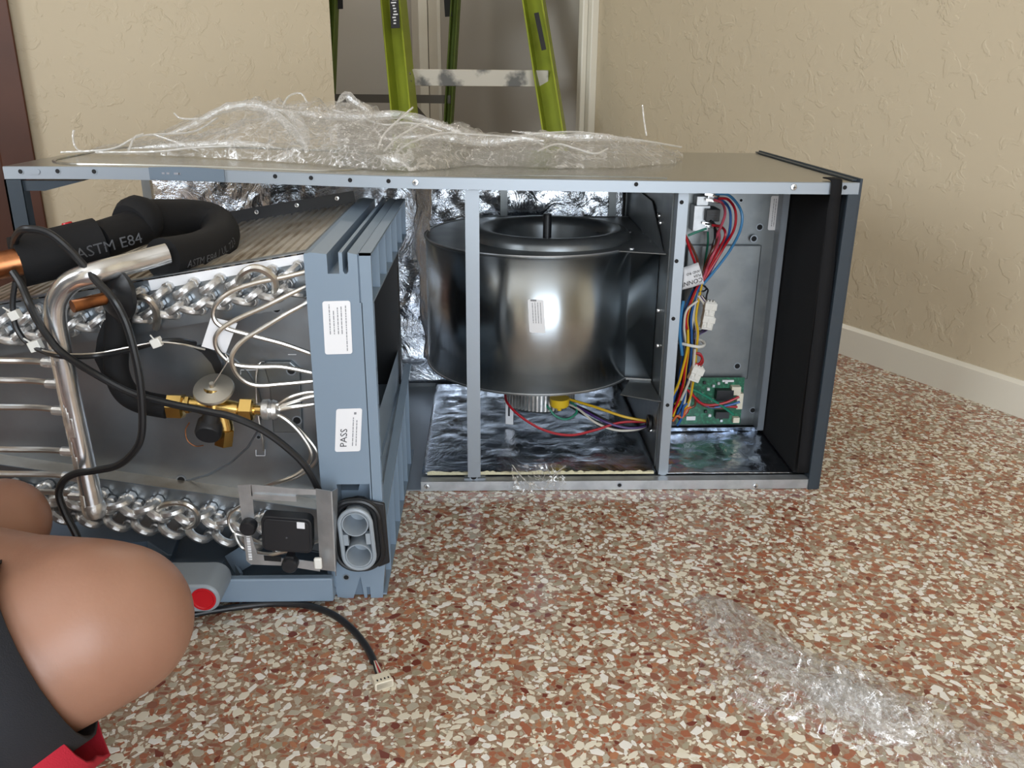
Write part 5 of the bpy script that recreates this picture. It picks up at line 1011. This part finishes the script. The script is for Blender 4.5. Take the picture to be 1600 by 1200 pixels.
E_ = [('pel', 'bel'), ('bel', 'ch'), ('ch', 'nk'), ('nk', 'hd1'), ('hd1', 'hd2'), ('ch', 'sR'), ('sR', 'eR'), ('eR', 'wR'), ('wR', 'pR'), ('ch', 'sL'), ('sL', 'eL'), ('eL', 'wL'), ('wL', 'pL'), ('pel', 'hR'), ('hR', 'tR'), ('tR', 'uR'), ('uR', 'kR'), ('kR', 'kT'), ('kR', 'cR0'), ('cR0', 'cR'), ('cR', 'aR'), ('aR', 'fR'), ('fR', 'oR'), ('pel', 'hL'), ('hL', 'tL'), ('tL', 'kL'), ('kL', 'cL'), ('cL', 'aL'), ('aL', 'fL'), ('fL', 'oL')]
for s in 'RL':
    for i in range(4): E_ += [('p'+s, 'f%s%da' % (s, i)), ('f%s%da' % (s, i), 'f%s%db' % (s, i)), ('f%s%db' % (s, i), 'f%s%dc' % (s, i))]
    E_ += [('w'+s, 'th%sa' % s), ('th%sa' % s, 'th%sb' % s)]
body = grow(J, E_, 'pel', 'body', 'skin')
def sleeve(nm, P, R, m_, n=28, fold=.004, seed=0):
    P = [V(p) for p in P]; F = frames(P); mb = MB(); vs = []
    for i, (p, (t, a, b)) in enumerate(zip(P, F)):
        for k in range(n):
            an = k*2*math.pi/n; r = R[i]+fold*mnoise.noise(V((math.cos(an)*2, math.sin(an)*2, i*.7+seed))); vs.append(p+(a*math.cos(an)+b*math.sin(an))*r)
    fs = [(i*n+k, i*n+(k+1) % n, (i+1)*n+(k+1) % n, (i+1)*n+k) for i in range(len(P)-1) for k in range(n)]
    mb.add(vs, fs); o = mb.build(nm, m_, per, angle=60); s = o.modifiers.new('t', 'SOLIDIFY'); s.thickness = .003; s.offset = 1; return o
D_ = unit(knR-hR); hem = knR-D_*.034
sleeve('shorts_leg', [hem, hem-D_*.04, hem-D_*.1, hem-D_*.18, hR-D_*.03], [.080, .083, .088, .096, .112], 'cloth_blk')
sleeve('shorts_leg', [hL.lerp(knL, .45), hL.lerp(knL, .25), hL], [.100, .108, .122], 'cloth_blk', seed=4)
sleeve('shorts_lining', [hem+D_*.002+V((0, 0, -.040)), hem-D_*.06+V((0, 0, -.044)), hem-D_*.12+V((0, -.0, -.04)), hem-D_*.2+V((0, 0, -.04))], [.070, .076, .082, .088], 'cloth_red', fold=.018, seed=9)
sleeve('shorts_waist', [PEL+V((0, 0, -.10)), PEL, PEL+V((0, .01, .12))], [.16, .185, .165], 'cloth_blk', seed=2)
sleeve('shirt', [PEL+V((0, .01, .07)), PEL+V((0, .02, .22)), ch+V((0, 0, -.06)), ch+V((0, 0, .06)), nk+V((0, 0, -.03))], [.168, .160, .175, .15, .075], 'shirt', seed=5)
def head_part(nm, m_, fn): mb = MB(); fn(mb); return mb.build(nm, m_, per)
hc = hd+V((.012, .012, .05)); fx = unit(V((.9, .45, -.25))); fs_x = fx.cross(V((0, 0, 1))).normalized(); fu = fs_x.cross(fx)
mb = MB(); mb.grid(lambda u, v: hc+fu*.0+(fs_x*math.cos(2*math.pi*u)*math.sin(v*1.75)+fx*math.sin(2*math.pi*u)*math.sin(v*1.75)*1.0-fx*.018+fu*math.cos(v*1.75))*.098, 24, 10); mb.build('hair', 'hair', per)
for s in (-1, 1):
    mb = MB(); mb.lathe([(0, -.010), (.008, -.006), (.010, 0), (.008, .006), (0, .010)], hc+fx*.080+fs_x*s*.03, fx, 12); mb.build('eye', 'label', per)
    mb = MB(); mb.lathe([(0, -.008), (.022, -.006), (.026, 0), (.018, .006), (0, .007)], hc+fs_x*s*.088, fs_x*s, 14); mb.build('ear', 'skin', per)
mb = MB(); mb.tube([hc+fx*.082+fu*.005, hc+fx*.098-fu*.02, hc+fx*.106-fu*.036, hc+fx*.088-fu*.044], [.008, .011, .014, .006], 8); mb.build('nose', 'skin', per)
mb = MB(); mb.tube([hc+fx*.086-fu*.062+fs_x*.02, hc+fx*.092-fu*.062, hc+fx*.086-fu*.062-fs_x*.02], [.003, .006, .003], 8); mb.build('mouth', 'cloth_red', per)
